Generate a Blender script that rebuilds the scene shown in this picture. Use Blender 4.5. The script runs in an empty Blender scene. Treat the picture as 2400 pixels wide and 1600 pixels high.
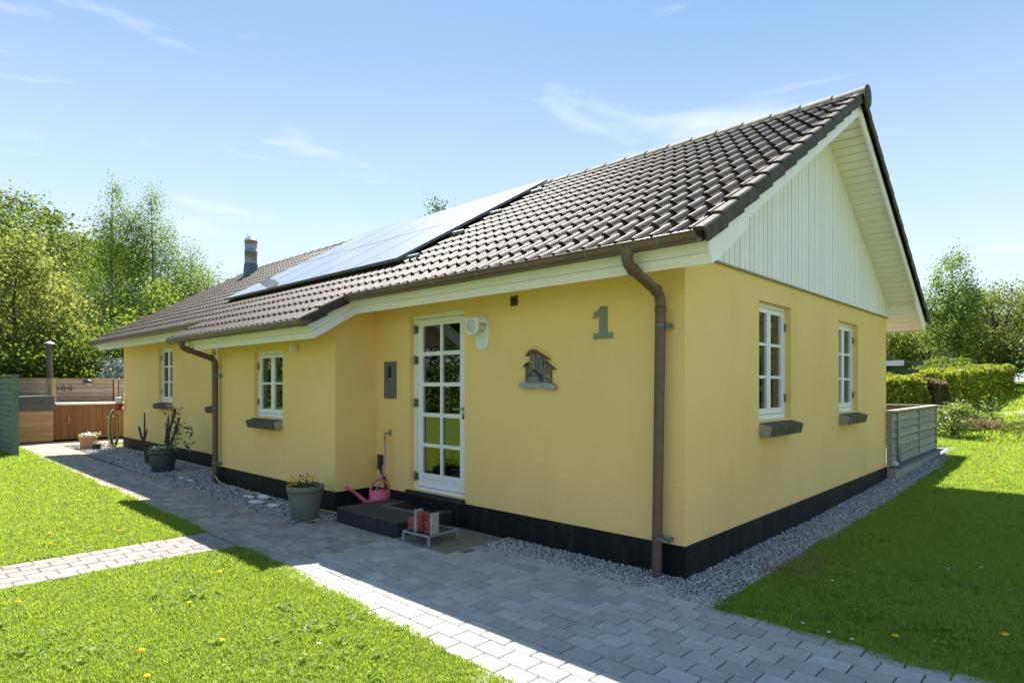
import bpy, math, random
import numpy as np
from mathutils import Vector, Matrix
random.seed(7)
RNG = np.random.default_rng(11)
R = math.radians
SC = bpy.context.scene
COL = SC.collection

# ------------------------------------------------------------------ camera
CAM = (2.444, -4.68, 1.60)
cd = bpy.data.cameras.new('camera')
cam = bpy.data.objects.new('camera', cd)
COL.objects.link(cam)
cd.sensor_width = 36
cd.lens = 36 * 1439.357 / 2400
cd.shift_y = 102.19 / 2400
cd.clip_start = 0.05
cd.clip_end = 2000
cam.location = CAM
cam.rotation_euler = (R(90), 0, math.pi / 2 - 0.815)
SC.camera = cam

# ------------------------------------------------------------------ world, sun, exposure
SUN = Vector((-0.57, 0.44, 1.0)).normalized()          # towards the sun
EL = math.asin(SUN.z)
AZ = math.atan2(SUN.x, SUN.y)
W = bpy.data.worlds.new('World')
SC.world = W
W.use_nodes = True
nt = W.node_tree
nt.nodes.clear()
wo = nt.nodes.new('ShaderNodeOutputWorld')
bg = nt.nodes.new('ShaderNodeBackground')
sky = nt.nodes.new('ShaderNodeTexSky')
sky.sky_type = 'NISHITA'
sky.sun_disc = False
sky.sun_elevation = EL
sky.sun_rotation = AZ
sky.air_density = 1.0
sky.dust_density = 0.6
sky.ozone_density = 2.0
bg.inputs['Strength'].default_value = 0.12
# thin wispy clouds
tc = nt.nodes.new('ShaderNodeTexCoord')
mp = nt.nodes.new('ShaderNodeMapping')
mp.inputs['Rotation'].default_value = (0.1, 0.15, 0.6)
mp.inputs['Scale'].default_value = (1.0, 1.6, 7.5)
nz = nt.nodes.new('ShaderNodeTexNoise')
nz.inputs['Scale'].default_value = 1.7
nz.inputs['Detail'].default_value = 7
nz.inputs['Roughness'].default_value = 0.55
nz.inputs['Distortion'].default_value = 0.6
rp = nt.nodes.new('ShaderNodeValToRGB')
rp.color_ramp.elements[0].position = 0.585
rp.color_ramp.elements[0].color = (0, 0, 0, 1)
rp.color_ramp.elements[1].position = 0.80
rp.color_ramp.elements[1].color = (0.75, 0.75, 0.75, 1)
sx = nt.nodes.new('ShaderNodeSeparateXYZ')
L = nt.links.new
hv = nt.nodes.new('ShaderNodeValToRGB')                # thin high veil: pale at the horizon, blue overhead
hv.color_ramp.interpolation = 'EASE'
hv.color_ramp.elements[0].position = 0.0
hv.color_ramp.elements[0].color = (0.70, 0.81, 0.87, 1)
hv.color_ramp.elements[1].position = 0.62
hv.color_ramp.elements[1].color = (0.160, 0.335, 0.610, 1)
vs_ = nt.nodes.new('ShaderNodeVectorMath')
vs_.operation = 'SCALE'
vs_.inputs['Scale'].default_value = 1 / 0.36
m1 = nt.nodes.new('ShaderNodeMix')
m1.data_type = 'RGBA'
m1.inputs['Factor'].default_value = 0.90
mx = nt.nodes.new('ShaderNodeMix')
mx.data_type = 'RGBA'
mx.inputs['B'].default_value = (0.88 / .32, 0.92 / .32, 0.97 / .32, 1)
L(tc.outputs['Generated'], mp.inputs['Vector'])
L(mp.outputs[0], nz.inputs['Vector'])
L(nz.outputs['Fac'], rp.inputs[0])
L(tc.outputs['Generated'], sx.inputs[0])
L(sx.outputs['Z'], hv.inputs[0])
L(hv.outputs[0], vs_.inputs[0])
L(sky.outputs[0], m1.inputs['A'])
L(vs_.outputs[0], m1.inputs['B'])
L(m1.outputs['Result'], mx.inputs['A'])
L(rp.outputs[0], mx.inputs['Factor'])
L(mx.outputs['Result'], bg.inputs['Color'])
L(bg.outputs[0], wo.inputs[0])
sd = bpy.data.lights.new('sun', 'SUN')
sd.energy = 4.0
sd.angle = R(0.53)
sd.color = (1.0, 0.955, 0.88)
sun = bpy.data.objects.new('sun', sd)
COL.objects.link(sun)
sun.rotation_euler = SUN.to_track_quat('Z', 'Y').to_euler()
SC.view_settings.view_transform = 'Standard'
SC.view_settings.look = 'None'
SC.view_settings.exposure = 1.85
SC.view_settings.gamma = 1.0
SC.view_settings.use_curve_mapping = False
SC.cycles.max_bounces = 8
SC.cycles.transparent_max_bounces = 12
SC.cycles.caustics_reflective = False
SC.cycles.caustics_refractive = False

# ------------------------------------------------------------------ materials
def new_mat(name):
    m = bpy.data.materials.new(name)
    m.use_nodes = True
    return m, m.node_tree, m.node_tree.nodes['Principled BSDF']

def mat(name, col, rough=0.7, col2=None, nscale=3.0, ramp=(0.35, 0.65), rnd=0.0, bump=0.0, bscale=60.0,
        metal=0.0, spec=0.5, stretch=None, coat=0.0, detail=5, spots=None, world=False):
    """col/col2 mixed by noise; rnd = brightness spread from piece to piece; spots=(colour, scale, threshold)"""
    m, t, b = new_mat(name)
    N, K = t.nodes.new, t.links.new
    tcn = N('ShaderNodeTexCoord')
    src = tcn.outputs['Object']
    if world:
        src = N('ShaderNodeNewGeometry').outputs['Position']
    if stretch:
        mpn = N('ShaderNodeMapping')
        mpn.inputs['Scale'].default_value = stretch
        K(src, mpn.inputs['Vector'])
        src = mpn.outputs[0]
    oi = N('ShaderNodeObjectInfo')
    ge = N('ShaderNodeNewGeometry')
    sm = N('ShaderNodeMath'); sm.operation = 'ADD'
    K(oi.outputs['Random'], sm.inputs[0]); K(ge.outputs['Random Per Island'], sm.inputs[1])
    fr = N('ShaderNodeMath'); fr.operation = 'FRACT'
    K(sm.outputs[0], fr.inputs[0])
    va = N('ShaderNodeVectorMath'); va.operation = 'ADD'
    cb = N('ShaderNodeCombineXYZ')
    ml = N('ShaderNodeMath'); ml.operation = 'MULTIPLY'; ml.inputs[1].default_value = 37.0 if rnd else 0.0
    K(fr.outputs[0], ml.inputs[0])
    K(ml.outputs[0], cb.inputs[0]); K(ml.outputs[0], cb.inputs[1])
    K(src, va.inputs[0]); K(cb.outputs[0], va.inputs[1])
    vec = va.outputs[0]
    out = None
    if col2 is None:
        col2 = tuple(c * 0.82 for c in col)
    n1 = N('ShaderNodeTexNoise')
    n1.inputs['Scale'].default_value = nscale
    n1.inputs['Detail'].default_value = detail
    n1.inputs['Roughness'].default_value = 0.6
    K(vec, n1.inputs['Vector'])
    r1 = N('ShaderNodeValToRGB')
    r1.color_ramp.elements[0].position = ramp[0]
    r1.color_ramp.elements[1].position = ramp[1]
    r1.color_ramp.elements[0].color = (*col, 1)
    r1.color_ramp.elements[1].color = (*col2, 1)
    K(n1.outputs['Fac'], r1.inputs[0])
    out = r1.outputs[0]
    if spots:
        s = N('ShaderNodeTexNoise')
        s.inputs['Scale'].default_value = spots[1]
        s.inputs['Detail'].default_value = 6
        s.inputs['Roughness'].default_value = 0.7
        K(vec, s.inputs['Vector'])
        rs = N('ShaderNodeValToRGB')
        rs.color_ramp.elements[0].position = spots[2]
        rs.color_ramp.elements[1].position = spots[2] + 0.04
        K(s.outputs['Fac'], rs.inputs[0])
        x = N('ShaderNodeMix'); x.data_type = 'RGBA'
        K(rs.outputs[0], x.inputs['Factor']); K(out, x.inputs['A'])
        x.inputs['B'].default_value = (*spots[0], 1)
        out = x.outputs['Result']
    if rnd:
        mr = N('ShaderNodeMapRange')
        mr.inputs['To Min'].default_value = 1 - rnd
        mr.inputs['To Max'].default_value = 1 + rnd
        K(fr.outputs[0], mr.inputs['Value'])
        vm = N('ShaderNodeVectorMath'); vm.operation = 'SCALE'
        K(out, vm.inputs[0]); K(mr.outputs[0], vm.inputs['Scale'])
        out = vm.outputs[0]
    K(out, b.inputs['Base Color'])
    b.inputs['Roughness'].default_value = rough
    b.inputs['Metallic'].default_value = metal
    b.inputs['Specular IOR Level'].default_value = spec
    b.inputs['Coat Weight'].default_value = coat
    if bump:
        n2 = N('ShaderNodeTexNoise')
        n2.inputs['Scale'].default_value = bscale
        n2.inputs['Detail'].default_value = 6
        K(vec, n2.inputs['Vector'])
        bp = N('ShaderNodeBump')
        bp.inputs['Strength'].default_value = min(1.0, bump)
        bp.inputs['Distance'].default_value = 0.01
        K(n2.outputs['Fac'], bp.inputs['Height'])
        K(bp.outputs[0], b.inputs['Normal'])
    return m

def leaf_mat(name, c1, c2, trans=0.5, gloss=0.08):
    m = bpy.data.materials.new(name)
    m.use_nodes = True
    t = m.node_tree
    t.nodes.clear()
    N, K = t.nodes.new, t.links.new
    o = N('ShaderNodeOutputMaterial')
    ge = N('ShaderNodeNewGeometry'); oi = N('ShaderNodeObjectInfo')
    a = N('ShaderNodeMath'); a.operation = 'ADD'
    K(ge.outputs['Random Per Island'], a.inputs[0]); K(oi.outputs['Random'], a.inputs[1])
    f = N('ShaderNodeMath'); f.operation = 'FRACT'; K(a.outputs[0], f.inputs[0])
    r = N('ShaderNodeValToRGB')
    r.color_ramp.elements[0].color = (*c1, 1); r.color_ramp.elements[1].color = (*c2, 1)
    K(f.outputs[0], r.inputs[0])
    d = N('ShaderNodeBsdfDiffuse'); tr = N('ShaderNodeBsdfTranslucent'); g = N('ShaderNodeBsdfGlossy')
    g.inputs['Roughness'].default_value = 0.55
    g.inputs['Color'].default_value = (0.8, 0.85, 0.8, 1)
    hs = N('ShaderNodeHueSaturation'); hs.inputs['Value'].default_value = 1.9; hs.inputs['Hue'].default_value = 0.495
    K(r.outputs[0], d.inputs[0]); K(r.outputs[0], hs.inputs['Color']); K(hs.outputs[0], tr.inputs[0])
    m1 = N('ShaderNodeMixShader'); m1.inputs[0].default_value = trans
    K(d.outputs[0], m1.inputs[1]); K(tr.outputs[0], m1.inputs[2])
    m2 = N('ShaderNodeMixShader'); m2.inputs[0].default_value = gloss
    K(m1.outputs[0], m2.inputs[1]); K(g.outputs[0], m2.inputs[2])
    K(m2.outputs[0], o.inputs[0])
    return m

def glass_mat():
    m = bpy.data.materials.new('window glass')
    m.use_nodes = True
    t = m.node_tree
    t.nodes.clear()
    N, K = t.nodes.new, t.links.new
    o = N('ShaderNodeOutputMaterial')
    tr = N('ShaderNodeBsdfTransparent'); tr.inputs[0].default_value = (0.86, 0.89, 0.87, 1)
    g = N('ShaderNodeBsdfGlossy'); g.inputs['Roughness'].default_value = 0.01
    g.inputs['Color'].default_value = (0.85, 0.88, 0.88, 1)
    f = N('ShaderNodeFresnel'); f.inputs['IOR'].default_value = 2.3
    x = N('ShaderNodeMixShader')
    K(f.outputs[0], x.inputs[0]); K(tr.outputs[0], x.inputs[1]); K(g.outputs[0], x.inputs[2])
    K(x.outputs[0], o.inputs[0])
    return m

M = {}
M['plaster'] = mat('yellow plaster', (0.88, 0.615, 0.25), 0.9, (0.83, 0.57, 0.22), 0.9, (0.3, 0.7), bump=0.5, bscale=38, spec=0.2, world=True)
M['plinth'] = mat('black plinth paint', (0.008, 0.009, 0.010), 0.55, (0.018, 0.018, 0.019), 4, (0.5, 0.8), bump=0.4, bscale=50, spec=0.2)
M['white'] = mat('white wood paint', (0.89, 0.835, 0.86), 0.5, (0.83, 0.78, 0.80), 6, rnd=0.03, bump=0.06, bscale=90)
M['white2'] = mat('white window paint', (0.84, 0.82, 0.82), 0.35, (0.80, 0.78, 0.78), 8, bump=0.03)
M['gap'] = mat('dark gap', (0.03, 0.03, 0.028), 0.9)
M['tile'] = mat('brown concrete roof tile', (0.043, 0.029, 0.020), 0.55, (0.074, 0.052, 0.037), 9, (0.35, 0.7), rnd=0.32, bump=0.5, bscale=120,
                spec=0.16, spots=((0.42, 0.24, 0.08), 18, 0.66))
M['verge'] = mat('grey brown verge tile', (0.034, 0.026, 0.019), 0.75, (0.080, 0.064, 0.048), 12, (0.4, 0.7), rnd=0.25, bump=0.5, bscale=90,
                 spots=((0.25, 0.25, 0.2), 30, 0.68))
M['ridge'] = mat('lichened ridge tile', (0.37, 0.33, 0.26), 0.95, (0.20, 0.19, 0.14), 14, (0.35, 0.7), rnd=0.15, bump=0.6, bscale=80)
M['deck'] = mat('roof underlay', (0.03, 0.028, 0.026), 0.9)
M['gutter'] = mat('brown gutter', (0.125, 0.078, 0.060), 0.30, (0.15, 0.098, 0.078), 5, bump=0.03, spec=0.6)
M['gutter2'] = mat('weathered brown downpipe', (0.135, 0.075, 0.055), 0.42, (0.075, 0.06, 0.048), 14, (0.4, 0.75), bump=0.15, bscale=80)
M['bracket'] = mat('green grey bracket', (0.14, 0.18, 0.155), 0.5)
M['steel'] = mat('galvanised steel', (0.36, 0.39, 0.41), 0.45, (0.28, 0.31, 0.33), 9, metal=0.35)
M['steeld'] = mat('dark hinge steel', (0.16, 0.17, 0.18), 0.4, metal=0.6)
M['panel'] = mat('solar glass', (0.10, 0.10, 0.11), 0.45, (0.11, 0.11, 0.12), 2, spec=1.0, coat=1.0)
M['brickdark'] = mat('dark brown sill brick', (0.085, 0.075, 0.068), 0.6, (0.05, 0.045, 0.042), 30, rnd=0.2, bump=0.5)
M['mortar'] = mat('mortar', (0.36, 0.33, 0.29), 0.9)
M['paver_new'] = mat('blue grey paver', (0.43, 0.405, 0.375), 0.85, (0.36, 0.335, 0.31), 5, (0.35, 0.65), rnd=0.14, bump=0.35, bscale=140, spec=0.3)
M['paver_old'] = mat('worn brown grey paver', (0.39, 0.335, 0.27), 0.9, (0.28, 0.24, 0.19), 7, (0.35, 0.65), rnd=0.17, bump=0.5, bscale=110, spec=0.2)
M['paver_side'] = mat('beige grey paver', (0.30, 0.28, 0.25), 0.9, (0.25, 0.225, 0.195), 6, (0.35, 0.65), rnd=0.12, bump=0.4, bscale=120, spec=0.2)
M['slab'] = mat('brown grey slab', (0.24, 0.20, 0.15), 0.9, (0.18, 0.15, 0.11), 6, bump=0.4, bscale=120)
M['joint'] = mat('joint sand', (0.05, 0.045, 0.038), 1.0, (0.03, 0.032, 0.022), 12)
M['soil'] = mat('lawn soil', (0.13, 0.185, 0.02), 1.0, (0.12, 0.14, 0.03), 2.5, (0.4, 0.75), bump=0.5, bscale=30, spec=0.1)
M['jointlight'] = mat('pale joint sand', (0.17, 0.155, 0.125), 1.0, (0.09, 0.09, 0.06), 14)
M['gravelbed'] = mat('grey gravel bed', (0.26, 0.265, 0.27), 0.95, (0.14, 0.145, 0.15), 45, (0.4, 0.6), bump=1.0, bscale=60)
M['stone'] = mat('grey gravel stone', (0.47, 0.45, 0.43), 0.8, (0.28, 0.27, 0.26), 40, rnd=0.55, spec=0.3)
M['whitestone'] = mat('white beach stone', (0.72, 0.72, 0.70), 0.8, (0.55, 0.55, 0.52), 20, bump=0.3)
M['step'] = mat('black concrete step', (0.018, 0.019, 0.02), 0.7, (0.035, 0.033, 0.03), 6, (0.5, 0.8), bump=0.4)
M['steptop'] = mat('worn step top', (0.065, 0.058, 0.05), 0.75, (0.035, 0.034, 0.032), 3, (0.3, 0.7), bump=0.5, bscale=80)
M['rubber'] = mat('black rubber', (0.012, 0.012, 0.013), 0.6)
M['matframe'] = mat('grey mat frame', (0.12, 0.135, 0.145), 0.5)
M['pink'] = mat('pink plastic', (0.72, 0.12, 0.22), 0.35, (0.62, 0.10, 0.19), 8)
M['potgrey'] = mat('olive grey plastic pot', (0.15, 0.155, 0.13), 0.5, (0.13, 0.135, 0.115), 4, bump=0.05)
M['potdark'] = mat('dark green grey plastic pot', (0.055, 0.07, 0.068), 0.5, (0.045, 0.058, 0.056), 4)
M['terracotta'] = mat('weathered terracotta', (0.42, 0.19, 0.10), 0.9, (0.50, 0.32, 0.22), 12, bump=0.2)
M['earth'] = mat('potting soil', (0.03, 0.022, 0.015), 1.0)
M['bark'] = mat('grey brown bark', (0.11, 0.09, 0.07), 0.95, (0.06, 0.05, 0.04), 12, bump=0.6, bscale=25)
M['birch'] = mat('birch bark', (0.42, 0.40, 0.36), 0.9, (0.08, 0.07, 0.06), 6, (0.55, 0.62), bump=0.3)
M['greenwood'] = mat('green painted fence board', (0.20, 0.235, 0.17), 0.8, (0.12, 0.155, 0.12), 6, (0.3, 0.7), rnd=0.12, bump=0.4, bscale=60, stretch=(1, 1, 6))
M['greenpost'] = mat('pale green fence post', (0.22, 0.26, 0.17), 0.8, (0.15, 0.19, 0.12), 8, bump=0.3, stretch=(5, 5, 0.6))
M['slatwood'] = mat('weathered fence slat', (0.34, 0.28, 0.22), 0.85, (0.22, 0.18, 0.14), 5, (0.3, 0.7), rnd=0.15, bump=0.3, stretch=(5, 0.6, 5))
M['tubwood'] = mat('brown stained board', (0.235, 0.115, 0.045), 0.7, (0.15, 0.07, 0.028), 5, (0.3, 0.7), rnd=0.18, bump=0.3, stretch=(5, 5, 0.5))
M['pinewood'] = mat('pale pine board', (0.42, 0.29, 0.16), 0.75, (0.30, 0.20, 0.11), 5, (0.3, 0.7), rnd=0.1, bump=0.2, stretch=(5, 0.6, 5))
M['tarp'] = mat('grey vinyl cover', (0.075, 0.085, 0.10), 0.45, (0.06, 0.068, 0.08), 3, bump=0.1, bscale=8)
M['greywood'] = mat('silver weathered board', (0.40, 0.375, 0.29), 0.85, (0.22, 0.21, 0.165), 6, (0.3, 0.7), rnd=0.15, bump=0.4, bscale=70, stretch=(6, 1.2, 3))
M['ledgewall'] = mat('beige render', (0.42, 0.38, 0.30), 0.9)
M['slate'] = mat('grey ledge slab', (0.13, 0.135, 0.14), 0.7, (0.09, 0.095, 0.1), 8, rnd=0.1, bump=0.3)
M['numgrey'] = mat('grey green metal number', (0.22, 0.25, 0.21), 0.5, spec=0.3)
M['iron'] = mat('dark grey iron plate', (0.09, 0.105, 0.11), 0.5, (0.12, 0.13, 0.13), 10, bump=0.1)
M['lampwhite'] = mat('white lamp enamel', (0.80, 0.80, 0.78), 0.3)
M['lens'] = mat('frosted lamp lens', (0.55, 0.56, 0.50), 0.25)
M['redbristle'] = mat('red bristle', (0.42, 0.06, 0.05), 0.6, (0.30, 0.04, 0.035), 30, rnd=0.25)
M['brushwood'] = mat('pale brush wood', (0.45, 0.42, 0.34), 0.8, (0.33, 0.30, 0.24), 15)
M['hose'] = mat('yellow garden hose', (0.45, 0.38, 0.16), 0.5)
M['hosegrey'] = mat('grey hose', (0.30, 0.31, 0.30), 0.45)
M['red'] = mat('red plastic', (0.40, 0.03, 0.03), 0.4)
M['orange'] = mat('orange plastic', (0.65, 0.28, 0.04), 0.4)
M['brass'] = mat('brass tap', (0.45, 0.38, 0.25), 0.35, metal=0.8)
M['blackrib'] = mat('dark conduit', (0.03, 0.033, 0.035), 0.5)
M['curtain'] = mat('beige curtain', (0.65, 0.60, 0.52), 0.9)
M['floorin'] = mat('interior floor', (0.12, 0.08, 0.05), 0.5)
M['inwall'] = mat('interior wall', (0.70, 0.67, 0.62), 0.9)
M['flashing'] = mat('lead flashing', (0.11, 0.14, 0.17), 0.6, (0.085, 0.11, 0.13), 8)
M['roofdark'] = mat('dark far roof', (0.05, 0.05, 0.055), 0.7, (0.09, 0.08, 0.07), 4)
M['darkfence'] = mat('dark grey far fence', (0.07, 0.075, 0.085), 0.7)
M['mound'] = mat('grey sand mound', (0.33, 0.28, 0.22), 1.0, (0.22, 0.20, 0.14), 4, bump=0.6, bscale=10)
M['drygrass'] = mat('dry brown grass', (0.34, 0.24, 0.13), 0.9, (0.22, 0.15, 0.08), 12, rnd=0.3)
M['twig'] = mat('brown stem', (0.06, 0.045, 0.03), 0.9)
M['driftwood'] = mat('silver driftwood', (0.22, 0.21, 0.19), 0.9, (0.12, 0.115, 0.10), 14, bump=0.4)
M['glass'] = glass_mat()
for nm, c1, c2, tr in (('leaf_beech', (0.050, 0.090, 0.012), (0.130, 0.160, 0.022), 0.5), ('leaf_birch', (0.085, 0.145, 0.022), (0.160, 0.210, 0.038), 0.5),
                       ('leaf_maple', (0.140, 0.170, 0.035), (0.230, 0.235, 0.055), 0.45), ('leaf_hazel', (0.080, 0.135, 0.016), (0.150, 0.195, 0.028), 0.5),
                       ('leaf_dark', (0.045, 0.085, 0.010), (0.105, 0.150, 0.018), 0.4), ('leaf_hedge', (0.140, 0.190, 0.015), (0.230, 0.250, 0.025), 0.45),
                       ('leaf_copper', (0.135, 0.100, 0.050), (0.240, 0.185, 0.090), 0.35), ('leaf_grey', (0.20, 0.24, 0.21), (0.32, 0.36, 0.33), 0.3),
                       ('leaf_olive', (0.085, 0.120, 0.020), (0.170, 0.190, 0.040), 0.45), ('leaf_shrub', (0.085, 0.130, 0.020), (0.190, 0.220, 0.030), 0.4),
                       ('leaf_rhodo', (0.045, 0.085, 0.018), (0.110, 0.150, 0.035), 0.25), ('petal_yellow', (0.75, 0.50, 0.01), (0.85, 0.62, 0.02), 0.3),
                       ('petal_white', (0.70, 0.72, 0.74), (0.80, 0.80, 0.80), 0.3), ('petal_violet', (0.10, 0.05, 0.16), (0.04, 0.02, 0.05), 0.2),
                       ('leaf_dry', (0.28, 0.20, 0.11), (0.16, 0.11, 0.06), 0.3)):
    M[nm] = leaf_mat(nm.replace('_', ' '), c1, c2, tr, 0.08 if nm in ('leaf_rhodo', 'leaf_shrub') else 0.02)
M['grass'] = leaf_mat('grass blade', (0.165, 0.250, 0.016), (0.265, 0.335, 0.030), 0.5, 0.04)
M['weed'] = leaf_mat('broad weed leaf', (0.12, 0.19, 0.02), (0.19, 0.26, 0.04), 0.4, 0.03)

def add_stains(m, dirt, amt, sc=(5, 5, 1.1)):
    t = m.node_tree; N, K = t.nodes.new, t.links.new
    b = t.nodes['Principled BSDF']; src = b.inputs['Base Color'].links[0].from_socket
    g = N('ShaderNodeNewGeometry'); mpn = N('ShaderNodeMapping'); mpn.inputs['Scale'].default_value = sc
    K(g.outputs['Position'], mpn.inputs['Vector'])
    n = N('ShaderNodeTexNoise'); n.inputs['Scale'].default_value = 1.6; n.inputs['Detail'].default_value = 8; n.inputs['Roughness'].default_value = .7
    K(mpn.outputs[0], n.inputs['Vector'])
    r = N('ShaderNodeValToRGB'); r.color_ramp.elements[0].position = .52; r.color_ramp.elements[1].position = .78
    K(n.outputs['Fac'], r.inputs[0])
    s2 = N('ShaderNodeMath'); s2.operation = 'MULTIPLY'; s2.inputs[1].default_value = amt; K(r.outputs[0], s2.inputs[0])
    x = N('ShaderNodeMix'); x.data_type = 'RGBA'; x.inputs['B'].default_value = (*dirt, 1)
    K(s2.outputs[0], x.inputs['Factor']); K(src, x.inputs['A']); K(x.outputs['Result'], b.inputs['Base Color'])
add_stains(M['plaster'], (0.62, 0.44, 0.20), .22, (1.1, 1.1, .8))
add_stains(M['plinth'], (0.07, 0.065, 0.055), .5)
add_stains(M['paver_new'], (0.24, 0.23, 0.20), .4, (3, 3, 3))
add_stains(M['paver_old'], (0.14, 0.13, 0.09), .5, (3, 3, 3))
add_stains(M['steptop'], (0.13, 0.12, 0.10), .5, (4, 4, 4))

# ------------------------------------------------------------------ mesh helpers
class MB:
    def __init__(s):
        s.v = []; s.f = []; s.s = []
    def add(s, vs, fs, smooth=False):
        o = len(s.v)
        s.v += [tuple(p) for p in vs]
        s.f += [tuple(i + o for i in q) for q in fs]
        s.s += [smooth] * len(fs)
        return s
    def box(s, x0, x1, y0, y1, z0, z1, fn=None):
        vs = [(x, y, z) for z in (z0, z1) for y in (y0, y1) for x in (x0, x1)]
        if fn: vs = [fn(*p) for p in vs]
        return s.add(vs, [(0, 2, 3, 1), (4, 5, 7, 6), (0, 1, 5, 4), (2, 6, 7, 3), (0, 4, 6, 2), (1, 3, 7, 5)])
    def slab(s, cx, cy, w, d, z0, z1, b=0.006, rot=0.0, tilt=(0, 0)):
        """block with a bevelled upper edge"""
        c, sn = math.cos(rot), math.sin(rot)
        vs = []
        for k, (z, e) in enumerate(((z0, 0), (z1 - b, 0), (z1, b))):
            for ux, uy in ((-1, -1), (1, -1), (1, 1), (-1, 1)):
                x = ux * (w / 2 - e); y = uy * (d / 2 - e)
                vs.append((cx + x * c - y * sn, cy + x * sn + y * c, z + tilt[0] * x + tilt[1] * y))
        fs = [(8, 9, 10, 11)]
        for k in (0, 4):
            for i in range(4):
                j = (i + 1) % 4
                fs.append((k + i, k + j, k + 4 + j, k + 4 + i))
        return s.add(vs, fs)
    def prism(s, poly, a, b, ax):
        """2-D polygon extruded from a to b along axis ax (poly gives the two other coordinates in order)"""
        n = len(poly)
        def P(p, t):
            if ax == 'x': return (t, p[0], p[1])
            if ax == 'y': return (p[0], t, p[1])
            return (p[0], p[1], t)
        vs = [P(p, a) for p in poly] + [P(p, b) for p in poly]
        fs = [tuple(range(n - 1, -1, -1)), tuple(range(n, 2 * n))]
        fs += [(i, (i + 1) % n, n + (i + 1) % n, n + i) for i in range(n)]
        return s.add(vs, fs)
    def tube(s, pts, r, n=8, closed=False, cap=True, smooth=True):
        pts = [Vector(p) for p in pts]
        rs = r if isinstance(r, (list, tuple)) else [r] * len(pts)
        vs = []; fs = []
        m = len(pts)
        up = Vector((0, 0, 1))
        prev = None
        for i, p in enumerate(pts):
            if closed: d = pts[(i + 1) % m] - pts[i - 1]
            else: d = pts[min(i + 1, m - 1)] - pts[max(i - 1, 0)]
            d.normalize()
            if prev is None:
                a = d.cross(up)
                if a.length < 1e-3: a = d.cross(Vector((1, 0, 0)))
            else:
                a = prev - d * prev.dot(d)
            a.normalize(); prev = a
            b = d.cross(a)
            for k in range(n):
                t = 2 * math.pi * k / n
                vs.append(tuple(p + (a * math.cos(t) + b * math.sin(t)) * rs[i]))
        for i in range(m if closed else m - 1):
            j = (i + 1) % m
            for k in range(n):
                l = (k + 1) % n
                fs.append((i * n + k, i * n + l, j * n + l, j * n + k))
        s.add(vs, fs, smooth)
        if cap and not closed:
            s.add(vs[:n], [tuple(range(n))]); s.add(vs[-n:], [tuple(range(n - 1, -1, -1))])
        return s
    def lathe(s, prof, n=24, c=(0, 0, 0), smooth=True, wob=0.0):
        vs = []; fs = []
        for r, z in prof:
            for k in range(n):
                t = 2 * math.pi * k / n
                rr = r * (1 + wob * math.sin(3 * t + z * 9))
                vs.append((c[0] + rr * math.cos(t), c[1] + rr * math.sin(t), c[2] + z))
        for i in range(len(prof) - 1):
            for k in range(n):
                l = (k + 1) % n
                fs.append((i * n + k, i * n + l, (i + 1) * n + l, (i + 1) * n + k))
        return s.add(vs, fs, smooth)
    def mesh(s, name):
        me = bpy.data.meshes.new(name)
        me.from_pydata(s.v, [], s.f)
        me.polygons.foreach_set('use_smooth', s.s)
        me.update()
        return me
    def build(s, name, m, parent=None, kind=None):
        return link(name, s.mesh(name), m, parent, kind)

def link(name, me, m, parent=None, kind=None):
    if m is not None and not me.materials:
        me.materials.append(M[m] if isinstance(m, str) else m)
    o = bpy.data.objects.new(name, me)
    COL.objects.link(o)
    if parent is not None: o.parent = parent
    if kind: o['kind'] = kind
    return o

def thing(name, label, cat, loc=(0, 0, 0), group=None, rz=0.0):
    o = bpy.data.objects.new(name, None)
    o.empty_display_size = 0.1
    COL.objects.link(o)
    o.location = loc
    o.rotation_euler = (0, 0, rz)
    return tag(o, label, cat, group)

def tag(o, label, cat, group=None):
    o['label'] = label; o['category'] = cat
    if group: o['group'] = group
    return o

def struct(name, mb, m):
    return mb.build(name, m, None, 'structure')

def fast(name, V, F, m, parent=None, kind=None, smooth=False):
    """V (n,3) array, F (k,c) array"""
    me = bpy.data.meshes.new(name)
    V = np.ascontiguousarray(V, dtype=np.float32); F = np.ascontiguousarray(F, dtype=np.int32)
    k, c = F.shape
    me.vertices.add(len(V)); me.vertices.foreach_set('co', V.ravel())
    me.loops.add(k * c); me.loops.foreach_set('vertex_index', F.ravel())
    me.polygons.add(k)
    me.polygons.foreach_set('loop_start', np.arange(0, k * c, c, dtype=np.int32))
    me.polygons.foreach_set('loop_total', np.full(k, c, dtype=np.int32))
    if smooth: me.polygons.foreach_set('use_smooth', np.ones(k, bool))
    me.update(calc_edges=True)
    return link(name, me, m, parent, kind)

def leaves(P, size, up=0.3, aspect=0.6, spread=0.35):
    """leaf diamonds at the points P"""
    n = len(P)
    nrm = RNG.normal(size=(n, 3)); nrm[:, 2] = np.abs(nrm[:, 2]) + up
    nrm /= np.linalg.norm(nrm, axis=1)[:, None]
    a = np.cross(nrm, RNG.normal(size=(n, 3))); a /= np.linalg.norm(a, axis=1)[:, None]
    b = np.cross(nrm, a)
    s = size * (1 + spread * RNG.uniform(-1, 1, n))[:, None]
    V = np.stack([P - a * s * .5, P + b * s * aspect * .5 + nrm * s * .08, P + a * s * .5, P - b * s * aspect * .5 + nrm * s * .08], 1).reshape(-1, 3)
    return V, np.arange(n * 4).reshape(n, 4)

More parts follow.
